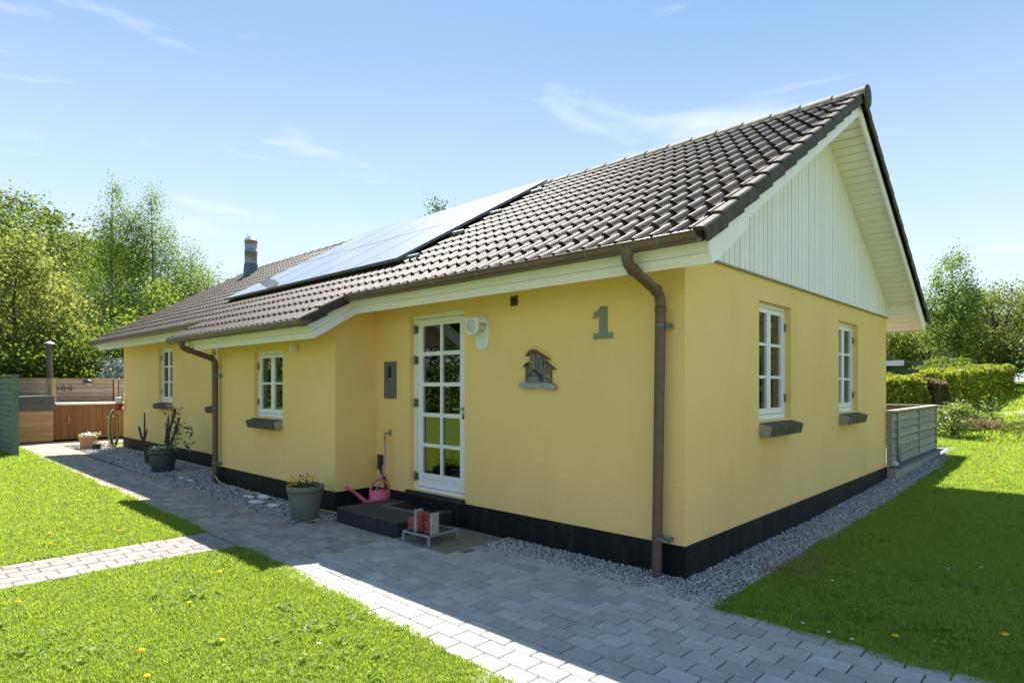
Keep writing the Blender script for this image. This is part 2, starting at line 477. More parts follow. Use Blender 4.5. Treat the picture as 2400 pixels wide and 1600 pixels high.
def instancer(name, pts, rot, scl, sources, m, kind='stuff'):
    """points carrying the source pieces, through geometry nodes"""
    me = bpy.data.meshes.new(name)
    me.vertices.add(len(pts)); me.vertices.foreach_set('co', np.ascontiguousarray(pts, np.float32).ravel())
    at = me.attributes.new('rot', 'FLOAT_VECTOR', 'POINT'); at.data.foreach_set('vector', np.ascontiguousarray(rot, np.float32).ravel())
    at = me.attributes.new('scl', 'FLOAT', 'POINT'); at.data.foreach_set('value', np.ascontiguousarray(scl, np.float32))
    o = link(name, me, m, None, kind)
    c = bpy.data.collections.new(name + '_pieces')
    for s in sources:
        so = bpy.data.objects.new(name + '_piece', s); c.objects.link(so)
    g = bpy.data.node_groups.new(name, 'GeometryNodeTree')
    g.interface.new_socket('Geometry', in_out='INPUT', socket_type='NodeSocketGeometry')
    g.interface.new_socket('Geometry', in_out='OUTPUT', socket_type='NodeSocketGeometry')
    N, K = g.nodes.new, g.links.new
    gi = N('NodeGroupInput'); go = N('NodeGroupOutput')
    ci = N('GeometryNodeCollectionInfo'); ci.inputs['Collection'].default_value = c
    ci.inputs['Separate Children'].default_value = True; ci.inputs['Reset Children'].default_value = True
    ip = N('GeometryNodeInstanceOnPoints'); ip.inputs['Pick Instance'].default_value = True
    ra = N('GeometryNodeInputNamedAttribute'); ra.data_type = 'FLOAT_VECTOR'; ra.inputs['Name'].default_value = 'rot'
    sa = N('GeometryNodeInputNamedAttribute'); sa.data_type = 'FLOAT'; sa.inputs['Name'].default_value = 'scl'
    rv = N('FunctionNodeRandomValue'); rv.data_type = 'INT'
    rv.inputs[4].default_value = 0; rv.inputs[5].default_value = len(sources) - 1
    er = N('FunctionNodeEulerToRotation')
    K(gi.outputs[0], ip.inputs['Points']); K(ci.outputs[0], ip.inputs['Instance'])
    K(rv.outputs[2], ip.inputs['Instance Index'])
    K(ra.outputs['Attribute'], er.inputs[0]); K(er.outputs[0], ip.inputs['Rotation']); K(sa.outputs['Attribute'], ip.inputs['Scale'])
    K(ip.outputs[0], go.inputs[0])
    md = o.modifiers.new('pieces', 'NODES'); md.node_group = g
    return o

def cast(pts):
    return np.hypot(pts[:, 0] - CAM[0], pts[:, 1] - CAM[1])

# ------------------------------------------------------------------ terrain
def hgt(x, y):
    x = np.asarray(x, float); y = np.asarray(y, float)
    h = np.where(y < 3, 0, np.where(y < 10.5, 0.14 * (np.clip((y - 3) / 7.5, 0, 1)) ** 1.25, 0.14 + 0.0345 * (np.minimum(y, 62) - 10.5)))
    w = np.clip((x + 26) / 12, 0, 1)
    return h * w
def H(x, y): return float(hgt(x, y))

xs = np.concatenate([np.arange(-300, -32, 12), np.arange(-32, 16, 0.5), np.arange(16, 301, 12)])
ys = np.concatenate([np.arange(-300, -14, 12), np.arange(-14, 30, 0.5), np.arange(30, 64, 2), np.arange(66, 400, 12)])
XX, YY = np.meshgrid(xs, ys)
ZZ = hgt(XX, YY) - 0.022
V = np.stack([XX, YY, ZZ], -1).reshape(-1, 3)
nx, ny = len(xs), len(ys)
I = (np.arange(ny - 1)[:, None] * nx + np.arange(nx - 1)[None, :]).ravel()
lawn = fast('lawn_ground', V, np.stack([I, I + 1, I + nx + 1, I + nx], 1), 'soil', None, 'structure', True)

# ------------------------------------------------------------------ the house
HX0, HX1, HW = -15.79, 0.0, 6.862          # main body in X, width in Y
JX0, JX1, JY = -8.15, -4.434, -0.605       # the projecting middle part
ZP, ZS = 0.262, 2.709                      # plinth top, foot of the gable boarding
T = 0.58
TH = math.atan(T); CT, ST = math.cos(TH), math.sin(TH)
def rz(y):                                  # upper edge of the bargeboards, front or back slope
    return 2.948 + T * (y if y <= HW / 2 else HW - y)
house = thing('house', 'yellow rendered single storey house with brown tiled roof and white gable boarding', 'house')

def wall(mb, P, u0, u1, z0, z1, holes, depth):
    """P(u, w, z): w runs inwards from the face"""
    us = sorted({u0, u1, *[h[0] for h in holes], *[h[1] for h in holes]})
    zs = sorted({z0, z1, *[h[2] for h in holes], *[h[3] for h in holes]})
    for a, b in zip(us, us[1:]):
        for c, d in zip(zs, zs[1:]):
            if any(h[0] <= a and b <= h[1] and h[2] <= c and d <= h[3] for h in holes): continue
            mb.add([P(a, 0, c), P(b, 0, c), P(b, 0, d), P(a, 0, d)], [(0, 1, 2, 3)])
    for (a, b, c, d) in holes:
        for q in (((a, c), (b, c)), ((b, c), (b, d)), ((b, d), (a, d)), ((a, d), (a, c))):
            (p0, p1), (q0, q1) = q
            mb.add([P(p0, 0, p1), P(q0, 0, q1), P(q0, depth, q1), P(p0, depth, p1)], [(0, 1, 2, 3)])

FR = lambda u, w, z: (u, w, z)
JF = lambda u, w, z: (u, JY + w, z)
GB = lambda u, w, z: (-w, u, z)
wins = {  # name: (P, u0, u1, z0, z1, rows)
    'g1': (GB, 1.56, 2.47, 1.235, 2.462, 3), 'g2': (GB, 4.27, 5.18, 1.235, 2.462, 3),
    'j1': (JF, -6.745, -5.832, 1.13, 2.10, 2),
    's1': (FR, -13.07, -12.17, 1.225, 2.44, 3), 's2': (FR, -10.00, -9.10, 1.225, 2.44, 3)}
DOOR = (-3.716, -2.706, 0.31, 2.462)
mb = MB()
wall(mb, FR, JX1, 0.0, ZP, 2.742, [DOOR], 0.30)
wall(mb, FR, HX0, JX0, ZP, 2.742, [wins['s1'][1:5], wins['s2'][1:5]], 0.30)
wall(mb, JF, JX0, JX1, ZP, 2.392, [wins['j1'][1:5]], 0.30)
wall(mb, GB, 0.0, HW, ZP, ZS + 0.03, [wins['g1'][1:5], wins['g2'][1:5]], 0.30)
for x in (JX1, JX0):
    mb.add([(x, JY, ZP), (x, 0, ZP), (x, 0, 2.742), (x, JY, 2.392)], [(0, 1, 2, 3)])
mb.add([(0, 0, ZS), (0, HW, ZS), (0, HW, rz(HW)), (0, HW / 2, rz(HW / 2)), (0, 0, rz(0))], [(0, 1, 2, 3, 4)])
mb.add([(HX0, 0, ZP), (HX0, HW, ZP), (HX0, HW, rz(HW)), (HX0, HW / 2, rz(HW / 2)), (HX0, 0, rz(0))], [(0, 1, 2, 3, 4)])
mb.add([(HX0, HW, ZP), (0, HW, ZP), (0, HW, 2.8), (HX0, HW, 2.8)], [(0, 1, 2, 3)])
mb.build('wall', 'plaster', house)
# interior shell that the windows look into
mb = MB()
mb.add([(HX0 + .3, .3, .3), (-.3, .3, .3), (-.3, HW - .3, .3), (HX0 + .3, HW - .3, .3)], [(0, 1, 2, 3)])
mb.build('floor', 'floorin', house)
mb = MB()
mb.add([(HX0 + .3, .3, 2.6), (-.3, .3, 2.6), (-.3, HW - .3, 2.6), (HX0 + .3, HW - .3, 2.6)], [(0, 1, 2, 3)])
mb.box(HX0 + .3, -.3, 3.6, 3.7, .31, 2.59); mb.box(-3.0 + .6, -2.3, .31, 3.59, .31, 2.59); mb.box(-4.9, -4.8, .31, 3.59, .31, 2.59)
mb.box(JX0 + .31, JX1 - .31, JY + 1.9, JY + 2.0, .31, 2.1)
mb.build('inner_wall', 'inwall', house)
# plinth, a ring just proud of the wall
def ring(mb, pts, z0, z1, off):
    n = len(pts)
    q = []
    for i in range(n):
        p, a, b = Vector(pts[i]), Vector(pts[i - 1]), Vector(pts[(i + 1) % n])
        d1 = (p - a).normalized(); d2 = (b - p).normalized()
        n1 = Vector((d1.y, -d1.x)); n2 = Vector((d2.y, -d2.x))
        q.append(p + (n1 + n2) * off / (1 + n1.dot(n2)))
    for i in range(n):
        a, b = q[i], q[(i + 1) % n]
        c, d = Vector(pts[i]), Vector(pts[(i + 1) % n])
        mb.add([(a.x, a.y, z0), (b.x, b.y, z0), (b.x, b.y, z1 - .006), (a.x, a.y, z1 - .006), (c.x, c.y, z1 + .002), (d.x, d.y, z1 + .002)],
               [(0, 1, 2, 3), (3, 2, 5, 4)])
foot = [(HX0, 0), (JX0, 0), (JX0, JY), (JX1, JY), (JX1, 0), (0, 0), (0, HW), (HX0, HW)]
mb = MB(); ring(mb, foot, -0.1, ZP, 0.012)
mb.build('plinth', 'plinth', house)
mb = MB(); mb.box(DOOR[0] - .03, DOOR[1] + .015, -.05, .12, 0.262, 0.308); mb.build('door_sill', 'step', house)

# ---- windows
def window(key):
    P, u0, u1, z0, z1, rows = wins[key]
    fn = lambda a, b, c: P(a, b, c)
    R0 = 0.068                               # recess
    w = MB()
    ft = 0.042
    w.box(u0, u0 + ft, R0, R0 + .09, z0, z1, fn); w.box(u1 - ft, u1, R0, R0 + .09, z0, z1, fn)
    w.box(u0 + ft, u1 - ft, R0, R0 + .09, z1 - ft, z1, fn)
    w.box(u0 + ft, u1 - ft, R0 - .012, R0 + .09, z0, z0 + ft + .01, fn)
    win = w.build('window', 'white2', house)
    um = (u0 + u1) / 2
    st = 0.050
    for s0, s1 in ((u0 + ft + .004, um - .003), (um + .003, u1 - ft - .004)):
        a, b = z0 + ft + .016, z1 - ft - .005
        s = MB()
        y0, y1 = R0 + .006, R0 + .055
        s.box(s0, s0 + st, y0, y1, a, b, fn); s.box(s1 - st, s1, y0, y1, a, b, fn)
        s.box(s0 + st, s1 - st, y0, y1, b - st, b, fn); s.box(s0 + st, s1 - st, y0, y1, a, a + st * 1.2, fn)
        ph = (b - st - a - st * 1.2 - (rows - 1) * .03) / rows
        zz = a + st * 1.2
        for k in range(rows):
            if k: s.box(s0 + st, s1 - st, y0 + .006, y1, zz, zz + .03, fn); zz += .03
            g = MB(); g.box(s0 + st - .003, s1 - st + .003, R0 + .034, R0 + .040, zz - .003, zz + ph + .003, fn)
            g.build('pane', 'glass', win)
            zz += ph
        s.build('sash', 'white2', win)
    for zc in (z0 + .22, z1 - .22):
        for uc in ((u0 + ft * .5, u1 - ft * .5)):
            h = MB(); h.box(uc - .008, uc + .008, R0 - .016, R0 - .0005, zc - .045, zc + .045, fn); h.build('hinge', 'steeld', win)
    # half drawn curtain inside
    c = MB()
    n = 18
    for q0, q1 in ((u0 + .02, u0 + .25), (u1 - .3, u1 - .02)):
        vs = []
        for i in range(n + 1):
            t = i / n
            for z in (z0, z1): vs.append(P(q0 + (q1 - q0) * t, .26 + .018 * math.sin(t * 22), z))
        c.add(vs, [(2 * i, 2 * i + 2, 2 * i + 3, 2 * i + 1) for i in range(n)], True)
    c.build('curtain', 'curtain', win)
    # brick sill: headers on edge, sloping outwards
    sill = MB()
    a0, a1 = u0 + .004, u1 - .004
    sill.prism([(R0, z0 - .004), (-.131, z0 - .0565), (-.107, z0 - .154), (R0, z0 - .132)], a0, a1, 'x')
    vs = [P(u, y, z) for (u, y, z) in sill.v]; sill.v = vs
    so = sill.build('window_sill', 'mortar', house)
    nb = 15
    pw = (a1 - a0) / nb
    ax = 'x'
    for k in range(nb):
        m = MB()
        j = random.uniform(-.003, .003)
        m.prism([(R0, z0 - .001), (-.135 + j, z0 - .055), (-.110 + j, z0 - .158), (R0, z0 - .134)], a0 + k * pw + .0055, a0 + (k + 1) * pw - .0055, 'x')
        m.v = [P(u, y, z) for (u, y, z) in m.v]
        m.build('brick', 'brickdark', so)
for k in wins: window(k)

# ---- the glazed front door
D0, D1, DZ0, DZ1 = DOOR
mb = MB(); yr = 0.075
mb.box(D0, D0 + .05, yr, yr + .1, DZ0, DZ1); mb.box(D1 - .05, D1, yr, yr + .1, DZ0, DZ1); mb.box(D0 + .05, D1 - .05, yr, yr + .1, DZ1 - .05, DZ1)
mb.box(D0 + .05, D1 - .05, yr - .004, yr + .1, DZ0, DZ0 + .035)
door = mb.build('door', 'white2', house)
leaf = MB()
a, b, c, d = D0 + .055, D1 - .055, DZ0 + .042, DZ1 - .056
px = [-3.558, -3.232, -3.190, -2.872]
pz = [(0.521, 0.846), (0.889, 1.214), (1.262, 1.585), (1.633, 1.958), (2.006, 2.325)]
y0, y1 = yr + .008, yr + .06
leaf.box(a, px[0], y0, y1, c, d); leaf.box(px[3], b, y0, y1, c, d)
leaf.box(px[0], px[3], y0, y1, pz[-1][1], d)
leaf.box(px[0], px[3], y0, y1, .455, pz[0][0]); leaf.box(px[0], px[3], y0, y1, c, .365)
leaf.box(px[0], px[3], y0 + .014, y1, .365, .455)
leaf.box(px[1], px[2], y0 + .004, y1, pz[0][0], pz[-1][1])
for (q0, q1), (r0, r1) in zip(pz, pz[1:]):
    leaf.box(px[0], px[1], y0 + .004, y1, q1, r0); leaf.box(px[2], px[3], y0 + .004, y1, q1, r0)
leaf.build('door_leaf', 'white2', door)
for (q0, q1) in pz:
    for (x0, x1) in ((px[0], px[1]), (px[2], px[3])):
        g = MB(); g.box(x0 - .002, x1 + .002, y0 + .026, y0 + .032, q0 - .002, q1 + .002); g.build('pane', 'glass', door)
for z in (.47, 1.38, 1.91, 2.29):
    h = MB(); h.tube([(D0 + .03, yr - .012, z - .055), (D0 + .03, yr - .012, z + .055)], .012, 8); h.box(D0 + .03, D0 + .075, yr - .006, yr + .0055, z - .045, z + .045)
    h.build('hinge', 'steeld', door)
h = MB(); h.tube([(-2.808, y0, 1.325), (-2.808, y0 - .05, 1.325), (-2.83, y0 - .056, 1.325), (-2.93, y0 - .054, 1.320)], .009, 8)
h.lathe([(.024, 0), (.024, .01), (0, .01)], 14); 
vs = h.v[-42:]; h.v[-42:] = [(-2.808 + x, y0 - z, 1.325 + y) for x, y, z in vs]
h.build('door_handle', 'steel', door)
h = MB(); h.lathe([(.02, 0), (.02, .008), (0, .008)], 14); h.v = [(-2.808 + x, y0 - z, 1.24 + y * 1.8) for x, y, z in h.v]
h.build('lock', 'steeld', door)

# ---- roof
PIT, GAU = 0.309, 0.3345
RX1 = 0.475
NC = 54; NR = 14
XL = RX1 - PIT * NC
def RP(x, s, o, back=False):
    """roof point: s metres up the slope from the main eave line, o metres off the bargeboard plane"""
    y = -0.62 + s * CT - o * ST
    z = 2.948 + T * -0.62 + s * ST + o * CT
    if back: y = HW - y
    return (x, y, z)
SR = (HW / 2 + .62) / CT
JS = -2 * GAU                                # the projecting part runs two courses lower
JC0, JC1 = 15, 29                            # tile columns above it
JRX1, JRX0 = RX1 - JC0 * PIT, RX1 - JC1 * PIT
mb = MB()
def slabroof(x0, x1, s0, s1, back=False):
    mb.add([RP(x, s, o, back) for o in (.004, .05) for s in (s0, s1) for x in (x0, x1)],
           [(0, 2, 3, 1), (4, 5, 7, 6), (0, 1, 5, 4), (2, 6, 7, 3), (0, 4, 6, 2), (1, 3, 7, 5)])
slabroof(XL + .03, RX1 - .03, .06, SR); slabroof(XL + .03, RX1 - .03, .06, SR, True)
slabroof(JRX0 + .03, JRX1 - .03, JS + .06, .06)
roof = mb.build('roof', 'deck', house)

def tile_shape():
    tt = (0, .16, .32, .44, .56, .68, .84)
    us = [PIT / 2 * (k + t) for k in (0, 1) for t in tt] + [PIT]
    n = len(us) - 1
    prof = [.0, .14, .62, .96, .92, .46, .06]
    ws = [p * .054 for k in (0, 1) for p in prof] + [0]
    wd = dict(zip(us, ws))
    w = lambda u: wd[u]
    Lg = GAU + .05
    top = [(u, 0, w(u) + .036) for u in us] + [(u, Lg, w(u) + .004) for u in us]
    lip = [(u, 0, w(u) + .036) for u in us] + [(u, .004, w(u) + .008) for u in us]
    m = MB()
    m.add(top, [(i, i + 1, n + 2 + i, n + 1 + i) for i in range(n)], True)
    m.add(lip, [(i, n + 1 + i, n + 2 + i, i + 1) for i in range(n)], False)
    return m
TS = tile_shape()
tmesh = TS.mesh('roof_tile'); tmesh.materials.append(M['tile'])
OFF = 0.055
cells = []
for r in range(NR):
    for c in range(NC): cells.append((RX1 - PIT * (c + 1), r * GAU))
for r in (-2, -1):
    for c in range(JC0, JC1): cells.append((RX1 - PIT * (c + 1), r * GAU))
def cdist(cell):
    x, y, z = RP(cell[0] + .15, cell[1] + .18, OFF)
    return (x - CAM[0]) ** 2 + (y - CAM[1]) ** 2 + (z - CAM[2]) ** 2
cells.sort(key=cdist)
def place(back=False):
    return Matrix(((1, 0, 0), (0, CT, -ST), (0, ST, CT)))
RM = place().to_4x4()
for (x, s) in cells[:300]:
    o = link('roof_tile', tmesh, None, roof)
    p = RP(x, s + random.uniform(-.004, .004), OFF)
    o.matrix_local = Matrix.Translation(p) @ RM @ Matrix.Rotation(random.gauss(0, .004), 4, 'Z') @ Matrix.Rotation(random.gauss(0, .004), 4, 'Y')
rest = MB()
def tiles_into(mb, lst, back):
    base = np.array(TS.v)
    for (x, s) in lst:
        js = random.uniform(-.004, .004); jo = random.uniform(-.0015, .0015)
        mb.v += [RP(x + u, s + js + v, OFF + w + jo, back) for u, v, w in TS.v]
        o = len(mb.v) - len(TS.v)
        mb.f += [tuple(i + o for i in (q[::-1] if back else q)) for q in TS.f]; mb.s += TS.s
tiles_into(rest, cells[300:], False)
rest.build('roof_tiling', 'tile', roof, 'stuff')
rest = MB()
tiles_into(rest, [(RX1 - PIT * (c + 1), r * GAU) for r in range(NR) for c in range(NC)], True)
rest.build('roof_tiling', 'tile', roof, 'stuff')

# verge tiles: a roll along the edge with a skirt down over the bargeboard
def verge_tile(x, sgn, s, back):
    m = MB()
    prof = [(-.085, .032), (-.065, .055), (-.04, .066), (-.01, .066), (.018, .060), (.030, .048), (.034, .03), (.032, -.054), (.018, -.054), (.018, .03)]
    a, b = s - .004, s + GAU + .03
    vs = [RP(x + sgn * u, a, OFF + w + .014, back) for u, w in prof] + [RP(x + sgn * u, b, OFF + w - .008, back) for u, w in prof]
    n = len(prof)
    m.add(vs, [(i, i + 1, n + i + 1, n + i) for i in range(n - 1)], False)
    m.add(vs[:n], [tuple(range(n))]); 
    return m.build('verge_tile', 'verge', roof)
for r in range(NR):
    for back in (False, True):
        verge_tile(RX1, 1, r * GAU, back); verge_tile(XL, -1, r * GAU, back)
for r in (-2, -1):
    verge_tile(JRX1, 1, r * GAU, False); verge_tile(JRX0, -1, r * GAU, False)
# ridge tiles
zr = RP(0, SR, OFF)[2] - .012
nr = 46
for k in range(nr):
    x1 = RX1 + .06 - k * (RX1 + .10 - XL) / nr
    x0 = x1 - (RX1 + .10 - XL) / nr - .03
    m = MB()
    n = 8
    vs = []
    for x, rr in ((x1, .138), (x0, .120)):
        for i in range(n + 1):
            t = math.pi * (i / n) * 1.0
            vs.append((x, HW / 2 + rr * 1.05 * math.cos(t), zr + rr * .95 * math.sin(t)))
        
    m.add(vs, [(i, i + 1, n + 2 + i, n + 1 + i) for i in range(n)], True)
    m.add([vs[i] for i in range(n + 1)], [tuple(range(n + 1))])
    m.add([(x + (.0), y, z) for x, y, z in [vs[0], vs[n]]] + [(x1, HW / 2 - .138, zr - .03), (x1, HW / 2 + .138, zr - .03)], [(0, 1, 2, 3)])
    m.build('ridge_tile', 'ridge', roof)
m = MB(); m.lathe([(0, .02), (.11, .018), (.122, .008), (.122, -.01)], 16)
m.v = [(RX1 + .062 + z, HW / 2 + x, zr + .01 + y * 1.15) for x, y, z in m.v]; m.build('ridge_end_cap', 'verge', roof)
# chimney flue through the roof
ch = MB()
cx_, cy_ = -14.76, 2.86
zb = 2.948 + T * cy_ - .04
ch.lathe([(.36, -.05), (.21, .08), (.18, .42), (.17, .45)], 20, (cx_, cy_, zb)); 
cho = ch.build('chimney', 'flashing', roof)
# its pipe is a sheet metal cylinder with bands
ch = MB(); ch.lathe([(.165, .42), (.165, .76), (.176, .76), (.176, .785), (.165, .785), (.165, 1.06), (.182, 1.06), (.182, 1.085), (.165, 1.085), (.165, 1.15), (.15, 1.15), (.15, 1.05)], 20, (cx_, cy_, zb))
ch.tube([(cx_ - .1, cy_, zb + 1.14), (cx_ - .16, cy_ - .04, zb + 1.30)], .01, 5); ch.tube([(cx_ - .02, cy_, zb + 1.14), (cx_ - .08, cy_, zb + 1.24)], .01, 5)
ch.build('chimney_pipe', 'steel', roof)

# ---- white boarding, bargeboards, fascias
GX0, GX1 = 0.0, 0.018
NB = 60
bw = (HW + .0) / NB
back_ = MB()
clad = MB(); clad.add([(.006, 0.02, ZS + .01), (.006, HW - .02, ZS + .01), (.006, HW - .02, rz(HW) - .1), (.006, HW / 2, rz(HW / 2) - .12), (.006, .02, rz(0) - .1)], [(0, 1, 2, 3, 4)])
clad = clad.build('gable_cladding', 'gap', house)
for k in range(NB):
    a, b = k * bw + .006, (k + 1) * bw - .006
    m = MB(); ja = random.uniform(0, .003)
    top = lambda y: rz(y) - .075
    pts = [(a, ZS), (b, ZS), (b, top(b)), (a, top(a))]
    if a < HW / 2 < b: pts = [(a, ZS), (b, ZS), (b, top(b)), (HW / 2, top(HW / 2)), (a, top(a))]
    m.prism(pts, .009, .026 + ja, 'x'); m.build('board', 'white', clad)
# drip strip under the boarding
m = MB(); m.box(.0005, .034, 0.47, HW, ZS - .018, ZS - .001); m.build('drip_strip', 'mortar', house)
# sloping soffit boards under both verges
sof = MB()
bx0, bx1 = .028, .428
for back in (False, True):
    def sp(x, y, o):
        yy = HW - y if back else y
        return (x, yy, 2.948 + T * y + o)
    sof.add([sp(bx0, -.40, -.055), sp(bx1, -.40, -.055), sp(bx1, HW / 2, -.055), sp(bx0, HW / 2, -.055)], [(0, 1, 2, 3)])
so = sof.build('verge_soffit', 'gap', house)
for back in (False, True):
    n = 31
    e = (HW / 2 + .0) / n
    for k in range(n):
        y0_, y1_ = k * e + .009, (k + 1) * e - .009
        m = MB()
        vs = []
        for o in (-.080, -.062):
            for y in (y0_, y1_):
                yy = HW - y if back else y
                for x in (bx0, bx1): vs.append((x, yy, 2.948 + T * y + o))
        m.add(vs, [(0, 2, 3, 1), (4, 5, 7, 6), (0, 1, 5, 4), (2, 6, 7, 3), (0, 4, 6, 2), (1, 3, 7, 5)])
        m.build('board', 'white', so)
# bargeboards
def barge(name, x0, x1, back, lower=True):
    m = MB()
    yy = lambda y: HW - y if back else y
    zt = lambda y: 2.948 + T * y
    pts = [(-.453, 2.484), (-.534, zt(-.534)), (HW / 2, zt(HW / 2)), (HW / 2, zt(HW / 2) - .145), (.20, zt(.20) - .125), (.20, zt(.20) - .205), (-.36, zt(-.36) - .215)]
    m.prism([(yy(a), b) for a, b in pts], x0, x1, 'x')
    return m.build(name, 'white', house)
barge('bargeboard', .430, .455, False); barge('bargeboard', .430, .455, True)
barge('bargeboard', XL + .04, XL + .065, False); barge('bargeboard', XL + .04, XL + .065, True)
# front fascias, two slanting boards
def fascia(x0, x1, dy, back=False):
    e = dy / CT                                   # shift down the slope
    oy, oz = -dy, -dy * T
    par = MB()
    yy = lambda y: HW - y if back else y
    A = (-.453 + oy, 2.484 + oz); B = (-.534 + oy, 2.64 + oz)
    nrm = Vector((-(B[1] - A[1]), (B[0] - A[0]))).normalized()
    if nrm.x > 0: nrm = -nrm
    def pt(t, o): return (yy(A[0] + (B[0] - A[0]) * t + nrm.x * o), A[1] + (B[1] - A[1]) * t + nrm.y * o)
    par.prism([pt(.02, -.004), pt(.98, -.004), pt(.98, -.03), pt(.02, -.03)], x0, x1, 'x')
    f = par.build('fascia', 'gap', house)
    for t0, t1 in ((0, .455), (.475, 1)):
        m = MB(); m.prism([pt(t0, .0), pt(t1, .0), pt(t1, -.018), pt(t0, -.018)], x0, x1, 'x'); m.build('board', 'white', f)
    # soffit boards parallel to the roof, rising from the fascia foot to the wall
    yin = -.001 if dy == 0 else JY - .001
    ylo = A[0] + .018
    sz = lambda y: 2.484 + T * (y + .453) + .004
    for k in range(4):
        a0 = ylo + (yin - ylo) * k / 4 + .005; a1 = ylo + (yin - ylo) * (k + 1) / 4 - .005
        m = MB(); m.add([(x, yy(y), sz(y) + o) for o in (0, .014) for y in (a0, a1) for x in (x0 + .002, x1 - .002)],
                        [(0, 2, 3, 1), (4, 5, 7, 6), (0, 1, 5, 4), (2, 6, 7, 3), (0, 4, 6, 2), (1, 3, 7, 5)]); m.build('board', 'white', f)
    m = MB(); m.add([(x, yy(y), sz(y) + .018) for y in (ylo, yin) for x in (x0 + .002, x1 - .002)], [(0, 2, 3, 1)]); m.build('soffit_backing', 'gap', f)
    if dy == 0 and x1 > 0:
        m = MB(); q = sorted((yy(.002), yy(.016))); m.box(.03, x1 - .002, q[0], q[1], 2.752, 2.876); m.build('closing_board', 'white', f)
BX1 = -4.205
fascia(BX1, .428, 0); fascia(JRX0 + .075, BX1 - .0, 1.03 - .46 + .0); fascia(XL + .07, JRX0 + .06, 0)
fascia(XL + .07, .428, 0, True)
# bargeboards of the projecting part: two boards following the slope
for x0, x1 in ((BX1 - .001, BX1 + .019), (JRX0 + .055, JRX0 + .074)):
    dyj = 0.57
    A0 = (-.453 - dyj, 2.484 - dyj * T); B0 = (-.534 - dyj, 2.64 - dyj * T)
    A1 = (-.453, 2.484); B1 = (-.534, 2.64)
    lerp = lambda p, q, t: (p[0] + (q[0] - p[0]) * t, p[1] + (q[1] - p[1]) * t)
    base = None
    for t0, t1 in ((0, .455), (.475, 1)):
        m = MB(); m.prism([lerp(A0, B0, t0), lerp(A0, B0, t1), lerp(A1, B1, t1), lerp(A1, B1, t0)], x0, x1, 'x')
        o = m.build('bargeboard', 'white', house)
m = MB()
vs = [(x, y, 2.484 + T * (y + .453) + o) for o in (.004, .016) for y in (-1.0, -.02) for x in (JX1 + .001, BX1 - .003)]
m.add(vs, [(0, 2, 3, 1), (4, 5, 7, 6), (0, 1, 5, 4), (2, 6, 7, 3)]); m.build('verge_soffit', 'white', house)

# ---- gutters
def gutter(x0, x1, y, z, caps=True):
    m = MB(); n = 12; r = .062
    for rr, sgn in ((r, 1), (r - .005, -1)):
        vs = []
        for x in (x0, x1):
            for i in range(n + 1):
                t = math.pi + math.pi * i / n
                vs.append((x, y + rr * math.cos(t), z + rr * math.sin(t)))
        fs = [(i, i + 1, n + 2 + i, n + 1 + i) for i in range(n)]
        m.add(vs, fs if sgn > 0 else [q[::-1] for q in fs], True)
    m.tube([(x0, y - r - .003, z), (x1, y - r - .003, z)], .009, 8)
    for xc in (x0, x1):
        vs = [(xc, y + (r + .006) * math.cos(math.pi + math.pi * i / n), z + (r + .006) * math.sin(math.pi + math.pi * i / n)) for i in range(n + 1)]
        m.prism([(v[1], v[2]) for v in vs], xc - .012, xc + .012, 'x')
    g = m.build('gutter', 'gutter', house)
    k = max(2, int((x1 - x0) / .62))
    for i in range(k):
        xb = x0 + (i + .55) * (x1 - x0) / k
        b = MB()
        vs = []
        for x in (xb - .013, xb + .013):
            for j in range(n + 1):
                t = math.pi + math.pi * j / n
                vs.append((x, y + (r + .004) * math.cos(t), z + (r + .004) * math.sin(t)))
        b.prism([(v[1], v[2]) for v in vs[:n + 1]] + [(y + r - .006, z), (y + r * .6, z - r * .6), (y, z - r + .001), (y - r * .6, z - r * .6), (y - r + .006, z)], xb - .013, xb + .013, 'x')
        b.build('gutter_bracket', 'bracket', g)
    return g
gutter(BX1 + .13, .425, -.632, 2.678)
gutter(JRX0 + .03, BX1 + .135, -.632 - .585, 2.678 - .585 * T)
gutter(XL + .18, JRX0 - .06, -.632, 2.678)

